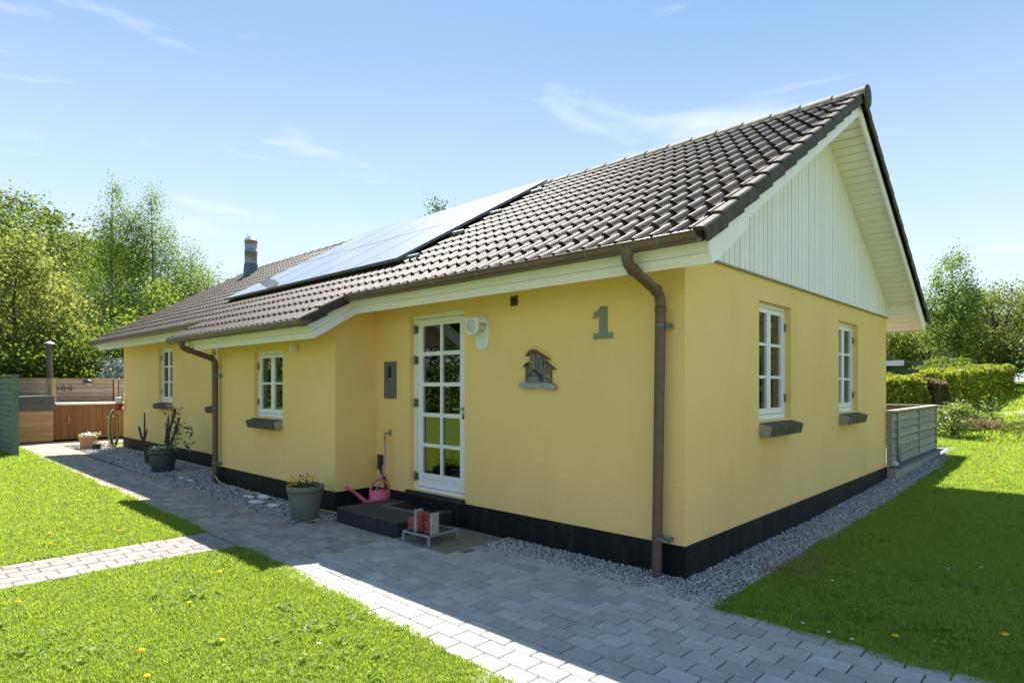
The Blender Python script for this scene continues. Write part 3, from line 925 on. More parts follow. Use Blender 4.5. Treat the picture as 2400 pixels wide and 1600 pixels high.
# ---- downpipes
def downpipe(xg, yg, zg, xw, yw, ztop, zbot, r=.044, xb=None, yb=None):
    m = MB()
    xb = xw if xb is None else xb
    def bez(p0, p1, p2, n=6):
        p0, p1, p2 = map(Vector, (p0, p1, p2))
        return [tuple(p0 * (1 - t) ** 2 + p1 * 2 * t * (1 - t) + p2 * t * t) for t in [i / n for i in range(n + 1)]]
    a = (xg, yg, zg - .055); b = (xg, yg, zg - .15)
    w = (xw, yw, ztop)
    d = (Vector(w) - Vector(b)).normalized()
    p1 = Vector(b) + d * .10; p2 = Vector(w) - d * .08
    pts = [a] + bez((xg, yg, zg - .09), b, p1) + bez(p2, w, (xw, yw, ztop - .11)) + [(xb, yw if yb is None else yb, zbot)]
    m.tube(pts, r, 14)
    pipe = m.build('downpipe', 'gutter2', house)
    for p, q in ((p1, d), (p2, d), (Vector((xw, yw, ztop - .13)), Vector((0, 0, -1)))):
        c = MB(); c.tube([tuple(p - q * .022), tuple(p - q * .02), tuple(p + q * .02), tuple(p + q * .022)], [r, r + .006, r + .006, r], 14); c.build('collar', 'gutter2', pipe)
    m = MB(); m.tube([(xg, yg, zg - .03), (xg, yg, zg - .085)], [r + .02, r + .004], 14)
    m.tube([(xg - .1, yg, zg - .0315), (xg + .1, yg, zg - .0315)], .036, 10); m.build('outlet', 'gutter', pipe)
    for z in (ztop - .26, zbot + .33):
        c = MB(); c.tube([(xw, yw, z - .012), (xw, yw, z + .012)], r + .005, 14); c.box(xw + r * .3, xw + r + .045, yw - .004, yw + .0, z - .012, z + .012)
        c.box(xw + r + .018, xw + r + .034, yw - .012, yw + .075, z - .03, z + .012); c.build('clip', 'bracket', pipe)
downpipe(-.150, -.640, 2.678, -.178, -.085, 2.36, -.01, xb=-.205, yb=-.10)
downpipe(JRX0 + .50, -1.21, 2.34, -8.00, JY - .085, 2.02, 0.0)

# ---- vent grille
v = MB(); v.box(-1.983, -1.881, -.010, -.001, 2.425, 2.528); vo = v.build('vent', 'brickdark', house)
v = MB(); v.lathe([(.036, .006), (.036, .0)], 16); v.add([(.036 * math.cos(i * math.pi / 8), .036 * math.sin(i * math.pi / 8), .0) for i in range(16)], [tuple(range(16))])
v.v = [(-1.932 + x, -.0108 - z * .2, 2.476 + y) for x, y, z in v.v]; v.build('grille', 'gap', vo)
# small sensor under the eave of the projecting part
v = MB(); v.box(-5.44, -5.36, JY - .10, JY - .03, 2.055, 2.125)
o = v.build('eave_sensor', 'lampwhite', None); tag(o, 'small grey sensor box hanging under the eave of the projecting part', 'sensor')

# ------------------------------------------------------------------ solar panels
sol = thing('solar_array', 'array of glossy solar panels mounted in two rows on the tiled roof', 'solar panels', RP(-6.93, 1.0, .25))
def SPt(x, s, o):
    p = RP(x, s, o); q = RP(-6.93, 1.0, .25); return (p[0] - q[0], p[1] - q[1], p[2] - q[2])
s0 = (0.19 + .62) / CT + .06
pw, ph = 1.112, 1.76
for r in range(2):
    for c in range(5):
        x0 = -9.73 + c * pw; ss = s0 + r * (ph + .02)
        m = MB(); m.add([SPt(x, s, o) for o in (.175, .205) for s in (ss + .02, ss + ph - .02) for x in (x0 + .02, x0 + pw - .025)],
                        [(0, 2, 3, 1), (4, 5, 7, 6)])
        p = m.build('panel', 'panel', sol)
        f = MB()
        for (a0, a1, b0, b1) in ((x0 + .004, x0 + .02, ss, ss + ph), (x0 + pw - .022, x0 + pw - .006, ss, ss + ph), (x0 + .02, x0 + pw - .022, ss, ss + .02), (x0 + .02, x0 + pw - .022, ss + ph - .02, ss + ph)):
            f.add([SPt(x, s, o) for o in (.168, .2065) for s in (b0, b1) for x in (a0, a1)], [(0, 2, 3, 1), (4, 5, 7, 6), (0, 1, 5, 4), (2, 6, 7, 3), (0, 4, 6, 2), (1, 3, 7, 5)])
        f.build('frame', 'panel', p)
for ys_ in (.34, 1.13, 1.88, 2.80):
    s = (ys_ + .62) / CT + .05
    m = MB(); m.add([SPt(x, q, o) for o in (.120, .166) for q in (s - .022, s + .022) for x in (-9.9, -3.93)], [(0, 2, 3, 1), (4, 5, 7, 6), (0, 1, 5, 4), (2, 6, 7, 3), (0, 4, 6, 2), (1, 3, 7, 5)])
    for xh in np.arange(-9.5, -3.9, 1.35):
        m.add([SPt(xh + dx, s + ds, o) for o in (.05, .12) for ds in (-.02, .02) for dx in (-.02, .02)], [(0, 2, 3, 1), (4, 5, 7, 6), (0, 1, 5, 4), (2, 6, 7, 3), (0, 4, 6, 2), (1, 3, 7, 5)])
    m.build('rail', 'steel', sol)

# ------------------------------------------------------------------ paving
jb = MB(); jb.box(-2.95, 12, -2.6, -.3, -.05, -.006); 
base1 = MB()
base1.add([(-2.95, -2.10, -.012), (-.3, -2.27, -.012), (12, -2.5, -.012), (12, -.62, -.012), (.45, -.46, -.012), (-2.0, -.40, -.012), (-2.0, -1.0, -.012), (-2.95, -1.0, -.012)], [tuple(range(8))])
newp = struct('paving', base1, 'joint')
pm = {}
def paver(parent, name, cx, cy, w, d, rot, m, thick=.05, top=0.0, gap=.0075):
    key = (round(w, 3), round(d, 3), m)
    if key not in pm:
        b = MB(); b.slab(0, 0, w - gap, d - gap, -thick, 0, .007); me = b.mesh(name); me.materials.append(M[m]); pm[key] = me
    o = link(name, pm[key], None, parent)
    o.location = (cx, cy, top + random.uniform(-.0015, .0015)); o.rotation_euler = (random.gauss(0, .004), random.gauss(0, .004), rot + random.gauss(0, .004))
    return o
def lay(parent, stones, m, name='paver', limit=300):
    stones.sort(key=lambda s: (s[0] - CAM[0]) ** 2 + (s[1] - CAM[1]) ** 2)
    for (cx, cy, w, d, rot) in stones[:limit]: paver(parent, name, cx, cy, w, d, rot, m)
    if len(stones) > limit:
        b = MB()
        for (cx, cy, w, d, rot) in stones[limit:]:
            b.slab(cx, cy, w - .0075, d - .0075, -.05, random.uniform(-.002, .002), .005, rot + random.gauss(0, .004), (random.gauss(0, .004), random.gauss(0, .004)))
        b.build('paver_field', m, parent, 'stuff')
def gedge(x):                                 # lawn edge along the front paving
    if x < -2.8: return -2.075 + .012 * min(0, x + 4) * -1
    return -2.075 - .067 * (x + 2.69) if x < 1 else -2.33 - .03 * (x - 1)
st = []
rowh, stl, rot = .1515, .217, -.015
for r in range(-2, 12):
    for c in range(-1, 66):
        u = c * stl + (stl / 2 if r % 2 else 0); v = r * rowh
        x = -2.80 + u * math.cos(rot) - v * math.sin(rot); y = -2.07 + rowh / 2 + u * math.sin(rot) + v * math.cos(rot)
        if y + .085 < gedge(x): continue
        if y > -.50 and x > .43: continue
        if y > -.93 and x < -1.93: continue
        if x > 11 or x < -2.9: continue
        st.append((x, y, stl, rowh, rot))
lay(newp, st, 'paver_new')
# the slab by the step
sl = MB(); sl.slab(-2.42, -.47, .92, .86, -.06, -.004, .006); tag_slab = sl.build('paving_slab', 'slab', newp)
sl = MB(); sl.slab(-1.80, -.20, .36, .36, -.06, -.012, .006); sl.build('paving_slab', 'slab', newp)

oldb = MB(); oldb.add([(-18.95, -2.4, -.0128), (-17.3, -2.4, -.0128), (-17.3, 3.6, -.0128), (-18.95, 3.6, -.0128)], [(0, 1, 2, 3)]); oldb.add([(-17.6, -1.98, -.013), (-2.86, -2.10, -.013), (-2.86, -.80, -.013), (-4.1, -.80, -.013), (-4.4, -1.30, -.013), (-7.0, -1.28, -.013), (-17.6, -1.02, -.013)], [tuple(range(7))])
oldp = struct('path', oldb, 'joint')
st = []
rowh, stl, rot = .138, .235, -.008
fill = MB()
for r in range(0, 9): fill.slab(-2.78 - (.118 if r % 2 else 0), -2.09 + rowh / 2 + r * rowh, .23, .133, -.05, -.007, .005)
fill.build('paver_field', 'paver_old', oldp, 'stuff')
for r in range(0, 10):
    for c in range(0, 70):
        u = -c * stl - (stl * .5 if r % 2 else 0); v = r * rowh
        x = -2.98 + u * math.cos(rot) - v * math.sin(rot); y = -2.09 + rowh / 2 + u * math.sin(rot) + v * math.cos(rot) + (.0)
        if r % 2 == 0 and c == 0: x += 0
        lim = 6 if x < -4.25 else 9
        if x < -14.5: lim = 7
        if r >= lim or x < -17.4: continue
        if x > -3.2 and r < 1 and False: continue
        st.append((x, y, stl, rowh, rot))
for r in range(26):
    for c in range(9):
        x = -17.45 - c * .17 + (.0); y = -2.3 + r * .235 + (.11 if c % 2 else 0)
        st.append((x, y, .17, .235, 0))
lay(oldp, st, 'paver_old')
sp = MB(); sp.add([(-4.55, -2.06, -.0065), (-4.62, -6, -.0065), (-4.7, -11, -.0065), (-3.9, -11, -.0065), (-3.82, -6, -.0065), (-3.76, -2.06, -.0065)], [tuple(range(6))])
side = struct('side_path', sp, 'jointlight')
st = []
for c in range(5):
    for r in range(0, 44):
        y = -2.10 - .108 - r * .217 + (.10 if c % 2 else 0)
        if y > -2.18: continue
        st.append((-4.545 + .078 + c * .157 + .014 * (y + 2.1), y, .157, .217, 0.012))
for c in (1, 3): st.append((-4.545 + .078 + c * .157, -2.155, .157, .10, .012))
lay(side, st, 'paver_side')

# ------------------------------------------------------------------ gravel beds
gb = MB()
gb.add([(-2.0, -.42, -.018), (.47, -.52, -.018), (.47, 3.0, -.018), (0, 3, -.018), (0, 0, -.018), (-2.0, 0, -.018)], [tuple(range(6))])
for y0_, y1_ in ((3, 4.5), (4.5, 6), (6, 7.5), (7.5, 9), (9, 10.5), (10.5, 12.2)):
    gb.add([(-.1, y0_, H(0, y0_) - .018), (.47, y0_, H(0, y0_) - .018), (.47, y1_, H(0, y1_) - .018), (-.1, y1_, H(0, y1_) - .018)], [(0, 1, 2, 3)])
struct('gravel_bed', gb, 'gravelbed')
gl = MB(); gl.add([(-17.3, -1.02, -.0145), (-7, -1.26, -.0145), (-4.35, -1.27, -.0145), (-4.05, -.78, -.0145), (-4.05, 0.05, -.0145), (-17.3, .05, -.0145)], [tuple(range(6))])
struct('gravel_bed', gl, 'gravelbed')
def stone_mesh(seed, s=.011):
    r = np.random.default_rng(seed)
    v = [(1, 0, 0), (-1, 0, 0), (0, 1, 0), (0, -1, 0), (0, 0, 1), (0, 0, -1)]
    v = [tuple(np.array(p) * s * r.uniform(.7, 1.3) * np.array((1.2, .9, .7)) + r.normal(size=3) * s * .15) for p in v]
    me = MB().add(v, [(0, 2, 4), (2, 1, 4), (1, 3, 4), (3, 0, 4), (2, 0, 5), (1, 2, 5), (3, 1, 5), (0, 3, 5)]).mesh('stone')
    me.materials.append(M['stone']); return me
def inpoly(P, poly):
    x, y = P[:, 0], P[:, 1]; c = np.zeros(len(P), bool)
    for i in range(len(poly)):
        (x1, y1), (x2, y2) = poly[i], poly[i - 1]
        c ^= ((y1 > y) != (y2 > y)) & (x < (x2 - x1) * (y - y1) / (y2 - y1 + 1e-12) + x1)
    return c
def scatter(poly, dens, fade=None):
    a = np.array(poly); lo, hi = a.min(0), a.max(0)
    n = int((hi[0] - lo[0]) * (hi[1] - lo[1]) * dens)
    P = RNG.uniform(lo, hi, size=(n, 2)); P = P[inpoly(P, poly)]
    if fade: P = P[RNG.uniform(size=len(P)) < fade(P)]
    return P
gpol_r = [(-2.02, -.385), (.45, -.475), (.455, .7), (.40, 2.0), (.46, 4), (.40, 7), (.45, 10.5), (.25, 12.2), (.17, 12.2), (.17, 6.9), (.012, 6.9), (.012, -.012), (-2.0, -.012)]
gpol_l = [(-17.25, -1.0), (-7, -1.25), (-4.4, -1.25), (-4.15, -.85), (-4.1, -.02), (-4.42, -.02), (-4.42, -.62), (-8.16, -.62), (-8.16, -.02), (-17.25, -.02)]
Pg = np.concatenate([scatter(gpol_r, 5200, lambda P: np.clip(1.2 - P[:, 1] / 14, .35, 1)), scatter(gpol_l, 3400, lambda P: np.clip(1.3 + P[:, 0] / 14, .30, 1))])
zg = hgt(Pg[:, 0], Pg[:, 1]) * (Pg[:, 0] > -.2) - .012 + RNG.uniform(0, .016, len(Pg))
# a few stones stray onto the paving
Ps = scatter([(-1.9, -.55), (.4, -.62), (.4, -.44), (-1.9, -.36)], 70)
Pall = np.concatenate([np.column_stack([Pg, zg]), np.column_stack([Ps, np.full(len(Ps), .006)])])
instancer('gravel', Pall, RNG.uniform(0, 6.28, (len(Pall), 3)), RNG.uniform(.65, 1.45, len(Pall)) * (1 + np.clip((cast(Pall) - 7) / 16, 0, .6)), [stone_mesh(i) for i in range(6)], None)

Pf_ = np.concatenate([scatter(gpol_r, 9), scatter(gpol_l, 7)])
def litter(seed):
    r = np.random.default_rng(seed); P = r.normal(0, .004, (1, 3)); V, F = leaves(P, .028, 2.5, .6); me = bpy.data.meshes.new('litter'); me.from_pydata(V.tolist(), [], F.tolist()); me.materials.append(M['leaf_dry']); return me
instancer('leaf_litter', np.column_stack([Pf_, np.full(len(Pf_), .008) + hgt(Pf_[:, 0], Pf_[:, 1])]), RNG.normal(0, .3, (len(Pf_), 3)), RNG.uniform(.5, 1.3, len(Pf_)), [litter(i) for i in range(4)], None)
# ------------------------------------------------------------------ grass
def tuft(seed, n=15, hh=.036, rad=.030, m='grass', w=.0025):
    r = np.random.default_rng(seed)
    b = MB()
    for i in range(n):
        x, y = r.normal(size=2) * rad * .6
        a = r.uniform(0, 6.28); l = hh * r.uniform(.55, 1.25); ln = r.uniform(.15, .75)
        dx, dy = math.cos(a), math.sin(a); px_, py_ = -dy * w, dx * w
        p0 = (x, y, 0); p1 = (x + dx * l * ln * .35, y + dy * l * ln * .35, l * .55); p2 = (x + dx * l * ln, y + dy * l * ln, l * (1 - ln * .35))
        b.add([(p0[0] - px_, p0[1] - py_, 0), (p0[0] + px_, p0[1] + py_, 0), (p1[0] + px_ * .8, p1[1] + py_ * .8, p1[2]), (p1[0] - px_ * .8, p1[1] - py_ * .8, p1[2]), p2],
              [(0, 1, 2, 3), (3, 2, 4)])
    me = b.mesh('grass_tuft'); me.materials.append(M[m]); return me
def vis(P):
    d = P - np.array(CAM[:2]); fx, fy = -0.68587, 0.72773
    z = d[:, 0] * fx + d[:, 1] * fy; l = d[:, 0] * fy - d[:, 1] * fx
    return (z > .8) & (np.abs(l) < z * 1.08 + 1.2)
def dens(P, n0):
    d = cast(P); return np.minimum(1, (4.6 / d) ** 1.35)
lawns = [
    [(-30, -2.04), (-17.0, -1.97), (-10, -2.02), (-4.57, -2.09), (-4.63, -5), (-4.72, -11), (-40, -11), (-40, -2.04)],
    [(-3.74, -2.10), (-2.85, -2.09), (-.3, -2.255), (1, -2.34), (4, -2.43), (9, -2.6), (9, -9), (-3.86, -11), (-3.80, -5)],
    [(.445, -.47), (1.6, -.55), (12, -.70), (16, 8), (16, 14), (-2.5, 14.6), (-2.5, 12.3), (.2, 12.2), (.47, 9), (.5, 5), (.44, 2), (.47, .7)],
]
Pts = []
N0 = 3000
for k, poly in enumerate(lawns):
    for ring_ in range(3):
        # nested boxes keep the rejection cheap
        r0, r1 = ((0, 5.5), (5.5, 11), (11, 30))[ring_]
        a = np.array(poly); lo = np.maximum(a.min(0), np.array(CAM[:2]) - r1); hi = np.minimum(a.max(0), np.array(CAM[:2]) + r1)
        if (hi <= lo).any(): continue
        dm = min(1, (4.6 / max(r0, .1)) ** 1.35) if r0 else 1
        n = int((hi - lo).prod() * N0 * dm)
        P = RNG.uniform(lo, hi, size=(n, 2)); d = cast(P)
        P = P[(d >= r0) & (d < r1)]; P = P[inpoly(P, poly)]; P = P[vis(P)]
        P = P[RNG.uniform(size=len(P)) < dens(P, N0) / dm]
        Pts.append(P)
Pl = np.concatenate(Pts)
# thin, uneven patches near the gravel strip
def vnoise(P, s, seed):
    r = np.random.default_rng(seed); g = r.uniform(size=(64, 64))
    q = P / s; i = np.floor(q).astype(int); f = q - i; f = f * f * (3 - 2 * f)
    A = lambda a, b: g[(i[:, 0] + a) % 64, (i[:, 1] + b) % 64]
    return (A(0, 0) * (1 - f[:, 0]) + A(1, 0) * f[:, 0]) * (1 - f[:, 1]) + (A(0, 1) * (1 - f[:, 0]) + A(1, 1) * f[:, 0]) * f[:, 1]
Pl = Pl + RNG.normal(0, .016, Pl.shape)
bare = (Pl[:, 0] > 0) & (Pl[:, 0] < .95) & (Pl[:, 1] > -.6) & (vnoise(Pl, .33, 3) > .62)
Pl = Pl[~bare | (RNG.uniform(size=len(Pl)) < .25)]
far = np.clip((cast(Pl) - 5) / 14, 0, 1)
sc = (.72 + .42 * vnoise(Pl, .30, 5) + .30 * vnoise(Pl, 1.3, 6)) * RNG.uniform(.8, 1.15, len(Pl)) * (1 + far * 1.3)
rot = np.column_stack([RNG.normal(0, .12, len(Pl)), RNG.normal(0, .12, len(Pl)), RNG.uniform(0, 6.28, len(Pl))])
instancer('grass', np.column_stack([Pl, hgt(Pl[:, 0], Pl[:, 1]) - .022]), rot, sc, [tuft(i) for i in range(6)], None)
# rougher far grass beyond the border
Pf = RNG.uniform((-1.0, 13.5), (22, 60), size=(26000, 2)); Pf = Pf[vis(Pf)]
Pf = Pf[RNG.uniform(size=len(Pf)) < np.clip(22 / cast(Pf), 0, 1)]
instancer('grass', np.column_stack([Pf, hgt(Pf[:, 0], Pf[:, 1]) - .02]), np.column_stack([np.zeros((len(Pf), 2)), RNG.uniform(0, 6.28, len(Pf))]), RNG.uniform(2.2, 4.5, len(Pf)), [tuft(i + 40, 16, .05, .05, w=.004) for i in range(3)], None)
# broad weeds (clover, plantain) as patches in the lawn
def weed(seed):
    r = np.random.default_rng(seed); P = np.column_stack([r.normal(0, .035, (9, 2)), r.uniform(.012, .03, 9)])
    V, F = leaves(P, .026, 1.2, .75); me = bpy.data.meshes.new('weed'); me.from_pydata(V.tolist(), [], F.tolist()); me.materials.append(M['weed']); return me
mk = (vnoise(Pl, .45, 9) > .55) & (RNG.uniform(size=len(Pl)) < .018) & (cast(Pl) < 14)
Pw = Pl[mk]
instancer('clover', np.column_stack([Pw, hgt(Pw[:, 0], Pw[:, 1]) - .01]), np.column_stack([np.zeros((len(Pw), 2)), RNG.uniform(0, 6.28, len(Pw))]), RNG.uniform(.7, 1.5, len(Pw)), [weed(i) for i in range(4)], None)
# dry straw along the gravel edge
Pd = scatter([(.40, .55), (.55, .45), (.78, .75), (.72, 1.6), (.5, 1.7)], 900, lambda P: (vnoise(P, .25, 12) > .45) * .8)
def straw(seed):
    me = tuft(seed, 10, .05, .04, 'drygrass', .002); return me
instancer('dry_grass', np.column_stack([Pd, np.full(len(Pd), -.02)]), np.column_stack([RNG.normal(0, .9, (len(Pd), 2)), RNG.uniform(0, 6.28, len(Pd))]), RNG.uniform(.7, 1.3, len(Pd)), [straw(70), straw(71)], None)

# dandelions and daisies
def flower_meshes():
    b = MB(); b.tube([(0, 0, 0), (.004, .002, .045), (.006, .004, .062)], .0022, 5, smooth=True)
    stem = b.mesh('stem'); stem.materials.append(M['leaf_hedge'])
    b = MB(); b.lathe([(0, .060), (.008, .062), (.020, .068), (.021, .073), (.013, .079), (0, .081)], 9)
    head = b.mesh('flower_head'); head.materials.append(M['petal_yellow'])
    b = MB(); b.lathe([(0, .036), (.004, .037), (.011, .040), (.011, .042), (.004, .044), (0, .044)], 8)
    dh = b.mesh('flower_head'); dh.materials.append(M['petal_white'])
    return stem, head, dh
stem, head, dhead = flower_meshes()
SUNL = [(-1.45, -3.15), (-1.60, -3.55), (-1.26, -3.62), (-.70, -3.80), (-.45, -3.12), (-2.85, -2.62), (-2.30, -3.05), (-.62, -4.00), (.12, -3.66), (-.35, -4.55), (-3.2, -3.9),
        (-5.2, -2.75), (-5.6, -3.3), (-6.1, -3.1), (-5.0, -3.4), (-7.2, -2.8), (-8.9, -3.2), (-9.8, -2.6), (-7.9, -3.9), (-11.4, -3.3), (-12.2, -2.5)]
for i, (x, y) in enumerate(SUNL):
    t = thing('dandelion', 'yellow dandelion flower standing in the sunlit lawn on the left', 'flower', (x, y, -.02), 'dandelions in the left lawn', random.uniform(0, 6))
    t.scale = (.85, .85, random.uniform(.7, 1.0)); link('stem', stem, None, t); link('flower_head', head, None, t)
for i, (x, y) in enumerate([(2.55, .72), (2.50, .60), (2.52, .50), (2.05, .28), (2.52, .28), (1.55, -.22), (2.2, 1.0)]):
    t = thing('dandelion', 'yellow dandelion flower in the shaded lawn on the right', 'flower', (x, y, -.02), 'dandelions in the shaded lawn', random.uniform(0, 6))
    t.scale = (1.0, 1.0, .7); link('stem', stem, None, t); link('flower_head', head, None, t)
for i, (x, y) in enumerate([(1.05, -.38), (1.22, -.42), (1.36, -.44), (1.55, 1.75), (1.75, 2.0), (.92, .72), (-1.0, -2.75), (.05, -2.9)]):
    t = thing('daisy', 'small white daisy flower in the lawn beside the paving', 'flower', (x, y, -.02), 'daisies in the lawn', random.uniform(0, 6))
    link('stem', stem, None, t).scale = (.6, .6, .6); link('flower_head', dhead, None, t)
# the yellow sprinkling of far dandelions
Pq = RNG.uniform((.6, 7.0), (7, 14.2), size=(330, 2)); Pq = Pq[vis(Pq)]
b = MB(); b.lathe([(0, .060), (.024, .066), (.026, .073), (0, .083)], 7); fd = b.mesh('flower_head'); fd.materials.append(M['petal_yellow'])
instancer('dandelion_patch', np.column_stack([Pq, hgt(Pq[:, 0], Pq[:, 1]) - .02]), np.zeros((len(Pq), 3)), RNG.uniform(.6, 1.0, len(Pq)), [fd], None)

# ------------------------------------------------------------------ step, mat, scraper, can
t = thing('doorstep', 'black concrete step with worn top below the glazed door', 'step', (-3.485, -.40, 0))
m = MB(); m.box(-.595, .595, -.390, .385, -.05, .134); m.build('riser', 'step', t)
m = MB(); m.slab(0, 0, 1.196, .786, .134, .150, .005); m.build('tread', 'steptop', t)
t = thing('doormat', 'black ribbed rubber grid mat in grey frame lying on the step', 'doormat', (-3.37, -.205, .150))
m = MB(); m.box(-.40, .40, -.185, -.115, .0005, .008); m.box(-.40, -.30, -.115, .185, .0005, .008); m.box(.36, .40, -.115, .185, .0005, .008); m.build('frame', 'matframe', t)
m = MB()
for i in range(30): x = -.30 + i * .0222; m.box(x, x + .008, -.115, .18, .001, .016)
for i in range(13): y = -.115 + i * .0238; m.box(-.30, .355, y, y + .007, .001, .013)
m.build('rubber_grid', 'rubber', t)
t = thing('boot_scraper', 'metal boot scraper with red bristle brushes beside the black step', 'boot scraper', (-2.54, -.62, 0), rz=.06)
m = MB()
for q in ((-.20, .20, -.21, -.19), (-.20, .20, .19, .21), (-.20, -.18, -.19, .19), (.18, .20, -.19, .19)): m.box(q[0], q[1], q[2], q[3], .085, .105)
m.build('frame', 'steel', t)
for sx_ in (-.19, .19):
    for sy_ in (-.2, .2): m = MB(); m.box(sx_ - .012, sx_ + .012, sy_ - .012, sy_ + .012, 0, .0849); m.build('leg', 'steel', t)
m = MB()
for i in range(17): x = -.175 + i * .021; m.box(x, x + .004, -.189, .189, .090, .103)
for i in range(9): y = -.185 + i * .045; m.box(-.179, .179, y, y + .004, .0895, .1025)
m.build('grate', 'steeld', t)
def brush(x, d, z0_, z1_, y0_, y1_, wood=True, Lb=.10):
    m = MB(); m.box(x - .011, x + .011, y0_, y1_, z0_, z1_); back = m.build('brush_back', 'brushwood' if wood else 'steel', t)
    m = MB()
    for i in range(9):
        for j in range(5):
            z = z0_ + .014 + (z1_ - z0_ - .028) * i / 8; y = y0_ + .012 + (y1_ - y0_ - .024) * j / 4
            e = random.uniform(-.014, .010)
            m.add([(x + d * .0115, y - .006, z - .006), (x + d * .0115, y + .006, z - .006), (x + d * .0115, y, z + .007), (x + d * (Lb + e * .5), y - .006 + e, z - .004 + e * .6), (x + d * (Lb + e), y + .006 + e, z - .004 + e * .6), (x + d * Lb, y + e, z + .005 + e * .6)],
                  [(0, 1, 4, 3), (1, 2, 5, 4), (2, 0, 3, 5), (3, 4, 5)])
    m.build('bristles', 'redbristle', back)
brush(-.045, 1, .108, .315, -.17, -.07); brush(.185, -1, .108, .315, -.17, -.07); brush(-.072, -1, .108, .24, -.16, -.04, False, .11)
m = MB(); m.box(-.0615, -.0565, -.175, -.065, .10, .33); m.build('brush_holder', 'steel', t)

t = thing('watering_can', 'pink plastic watering can with long spout in the corner by the tap', 'watering can', (-4.185, -.165, -.005), rz=R(66)); t.scale = (1.08, 1.08, 1.08)
prof = []
m = MB()
nn = 20
lv = [(0, .125, .068), (.02, .13, .072), (.12, .125, .07), (.22, .112, .062), (.245, .10, .052)]
vs = []; fs = []
for z, a, b in lv:
    for k in range(nn):
        q = 2 * math.pi * k / nn
        cxp = abs(math.cos(q)) ** .8 * (1 if math.cos(q) > 0 else -1)
        vs.append((a * cxp + .03, b * math.sin(q), z))
for i in range(len(lv) - 1):
    for k in range(nn):
        l = (k + 1) % nn; fs.append((i * nn + k, i * nn + l, (i + 1) * nn + l, (i + 1) * nn + k))
m.add(vs, fs, True); m.add([vs[k] for k in range(nn)], [tuple(range(nn))]); m.add([(x, y, z) for x, y, z in vs[-nn:]], [tuple(range(nn))])
m.build('body', 'pink', t)
m = MB(); m.tube([(-.05, 0, .07), (-.12, 0, .11), (-.17, 0, .16), (-.25, 0, .235), (-.335, 0, .30)], [.045, .034, .024, .017, .014], 12); m.tube([(-.335, 0, .30), (-.36, 0, .305)], [.019, .019], 12); m.build('spout', 'pink', t)
m = MB(); m.tube([(-.075, 0, .20), (-.07, 0, .27), (-.03, 0, .345), (.03, 0, .375), (.09, 0, .355), (.14, 0, .28), (.155, 0, .20), (.145, 0, .12), (.13, 0, .10)], [.016, .014, .013, .013, .013, .013, .013, .013, .013], 10); m.build('handle', 'pink', t)
m = MB(); m.lathe([(.045, .0), (.04, .012), (.035, 0)], 16, (.05, 0, .245)); m.build('filler_rim', 'pink', t)

# tap, hose, conduit
t = thing('garden_tap', 'brass wall tap with orange connector beside the front door', 'tap', (-4.115, -.001, .985))
m = MB(); m.tube([(0, 0, 0), (0, -.075, 0), (0, -.085, -.04)], .011, 10); m.box(-.022, .022, -.008, 0, -.03, .045); m.build('body', 'brass', t)
m = MB(); m.tube([(-.002, -.045, .0), (-.06, -.05, .004)], .009, 8); m.lathe([(.014, 0), (.016, .02), (0, .025)], 10, (-.065, -.05, -.008)); m.build('lever', 'steel', t)
m = MB(); m.tube([(0, -.085, -.04), (0, -.085, -.08), (0, -.085, -.10)], [.017, .017, .013], 10); m.build('connector', 'orange', t)
m = MB(); m.tube([(-4.115, -.086, .89), (-4.105, -.09, .85), (-4.085, -.10, .76), (-4.075, -.11, .65), (-4.085, -.13, .5), (-4.12, -.16, .36), (-4.165, -.19, .27)], .0095, 8)
tag(m.build('tap_hose', 'hosegrey'), 'grey hose hanging from the wall tap into the pink can', 'hose')
t = thing('outlet_box', 'dark ribbed outlet box with conduit low in the inner wall corner', 'electrical box', (-4.31, -.001, .58))
m = MB(); m.box(-.038, .038, -.04, 0, -.02, .11); 
for i in range(7): m.box(-.041, .041, -.043, -.0405, -.015 + i * .018, -.005 + i * .018)
m.tube([(0, -.025, -.015), (-.01, -.03, -.075)], .028, 10); m.build('box', 'blackrib', t)
m = MB(); m.tube([(0, -.03, -.05), (.04, -.035, -.12), (.10, -.03, -.19), (.125, -.03, -.28), (.13, -.03, -.55)], .015, 10); m.build('conduit', 'blackrib', t)
m = MB(); m.tube([(-.055 + .03 * math.cos(a), -.02, -.05 + .03 * math.sin(a)) for a in np.linspace(0, 6, 12)], .004, 5); m.build('cable_loop', 'orange', t)

# ------------------------------------------------------------------ fittings on the wall
t = thing('wall_lamp', 'white enamel outdoor lamp with round sensor eye beside the door', 'lamp', (-2.41, 0, 0))
def stadium(x, z0_, z1_, w, top_round=True, n=10):
    r = w / 2; pts = []
    for i in range(n + 1): a = math.pi + math.pi * i / n; pts.append((x + r * math.cos(a), z0_ + r + r * math.sin(a)))
    for i in range(n + 1):
        a = math.pi * i / n
        pts.append((x + r * math.cos(a), z1_ - r + r * math.sin(a)) if top_round else (x + (r if i < n / 2 else -r) , z1_))
    return pts if top_round else pts[:n + 1] + [(x + r, z1_), (x - r, z1_)]
m = MB(); m.prism(stadium(0, 1.978, 2.362, .205), -.012, -.001, 'y'); m.build('back_plate', 'lampwhite', t)
m = MB(); m.prism(stadium(-.02, 2.138, 2.325, .205, False), -.150, -.128, 'y'); fp = m.build('front_plate', 'lampwhite', t)
m = MB(); m.box(-.1225, .0825, -.128, -.012, 2.316, 2.327); m.box(.062, .0825, -.128, -.012, 2.27, 2.316); m.build('hood', 'lampwhite', t)
m = MB(); m.lathe([(.068, 0), (.064, .008), (.045, .014), (.0, .016)], 20); m.v = [(-.02 + x, -.1505 - z, 2.24 + y) for x, y, z in m.v]; m.build('lens', 'lens', t)
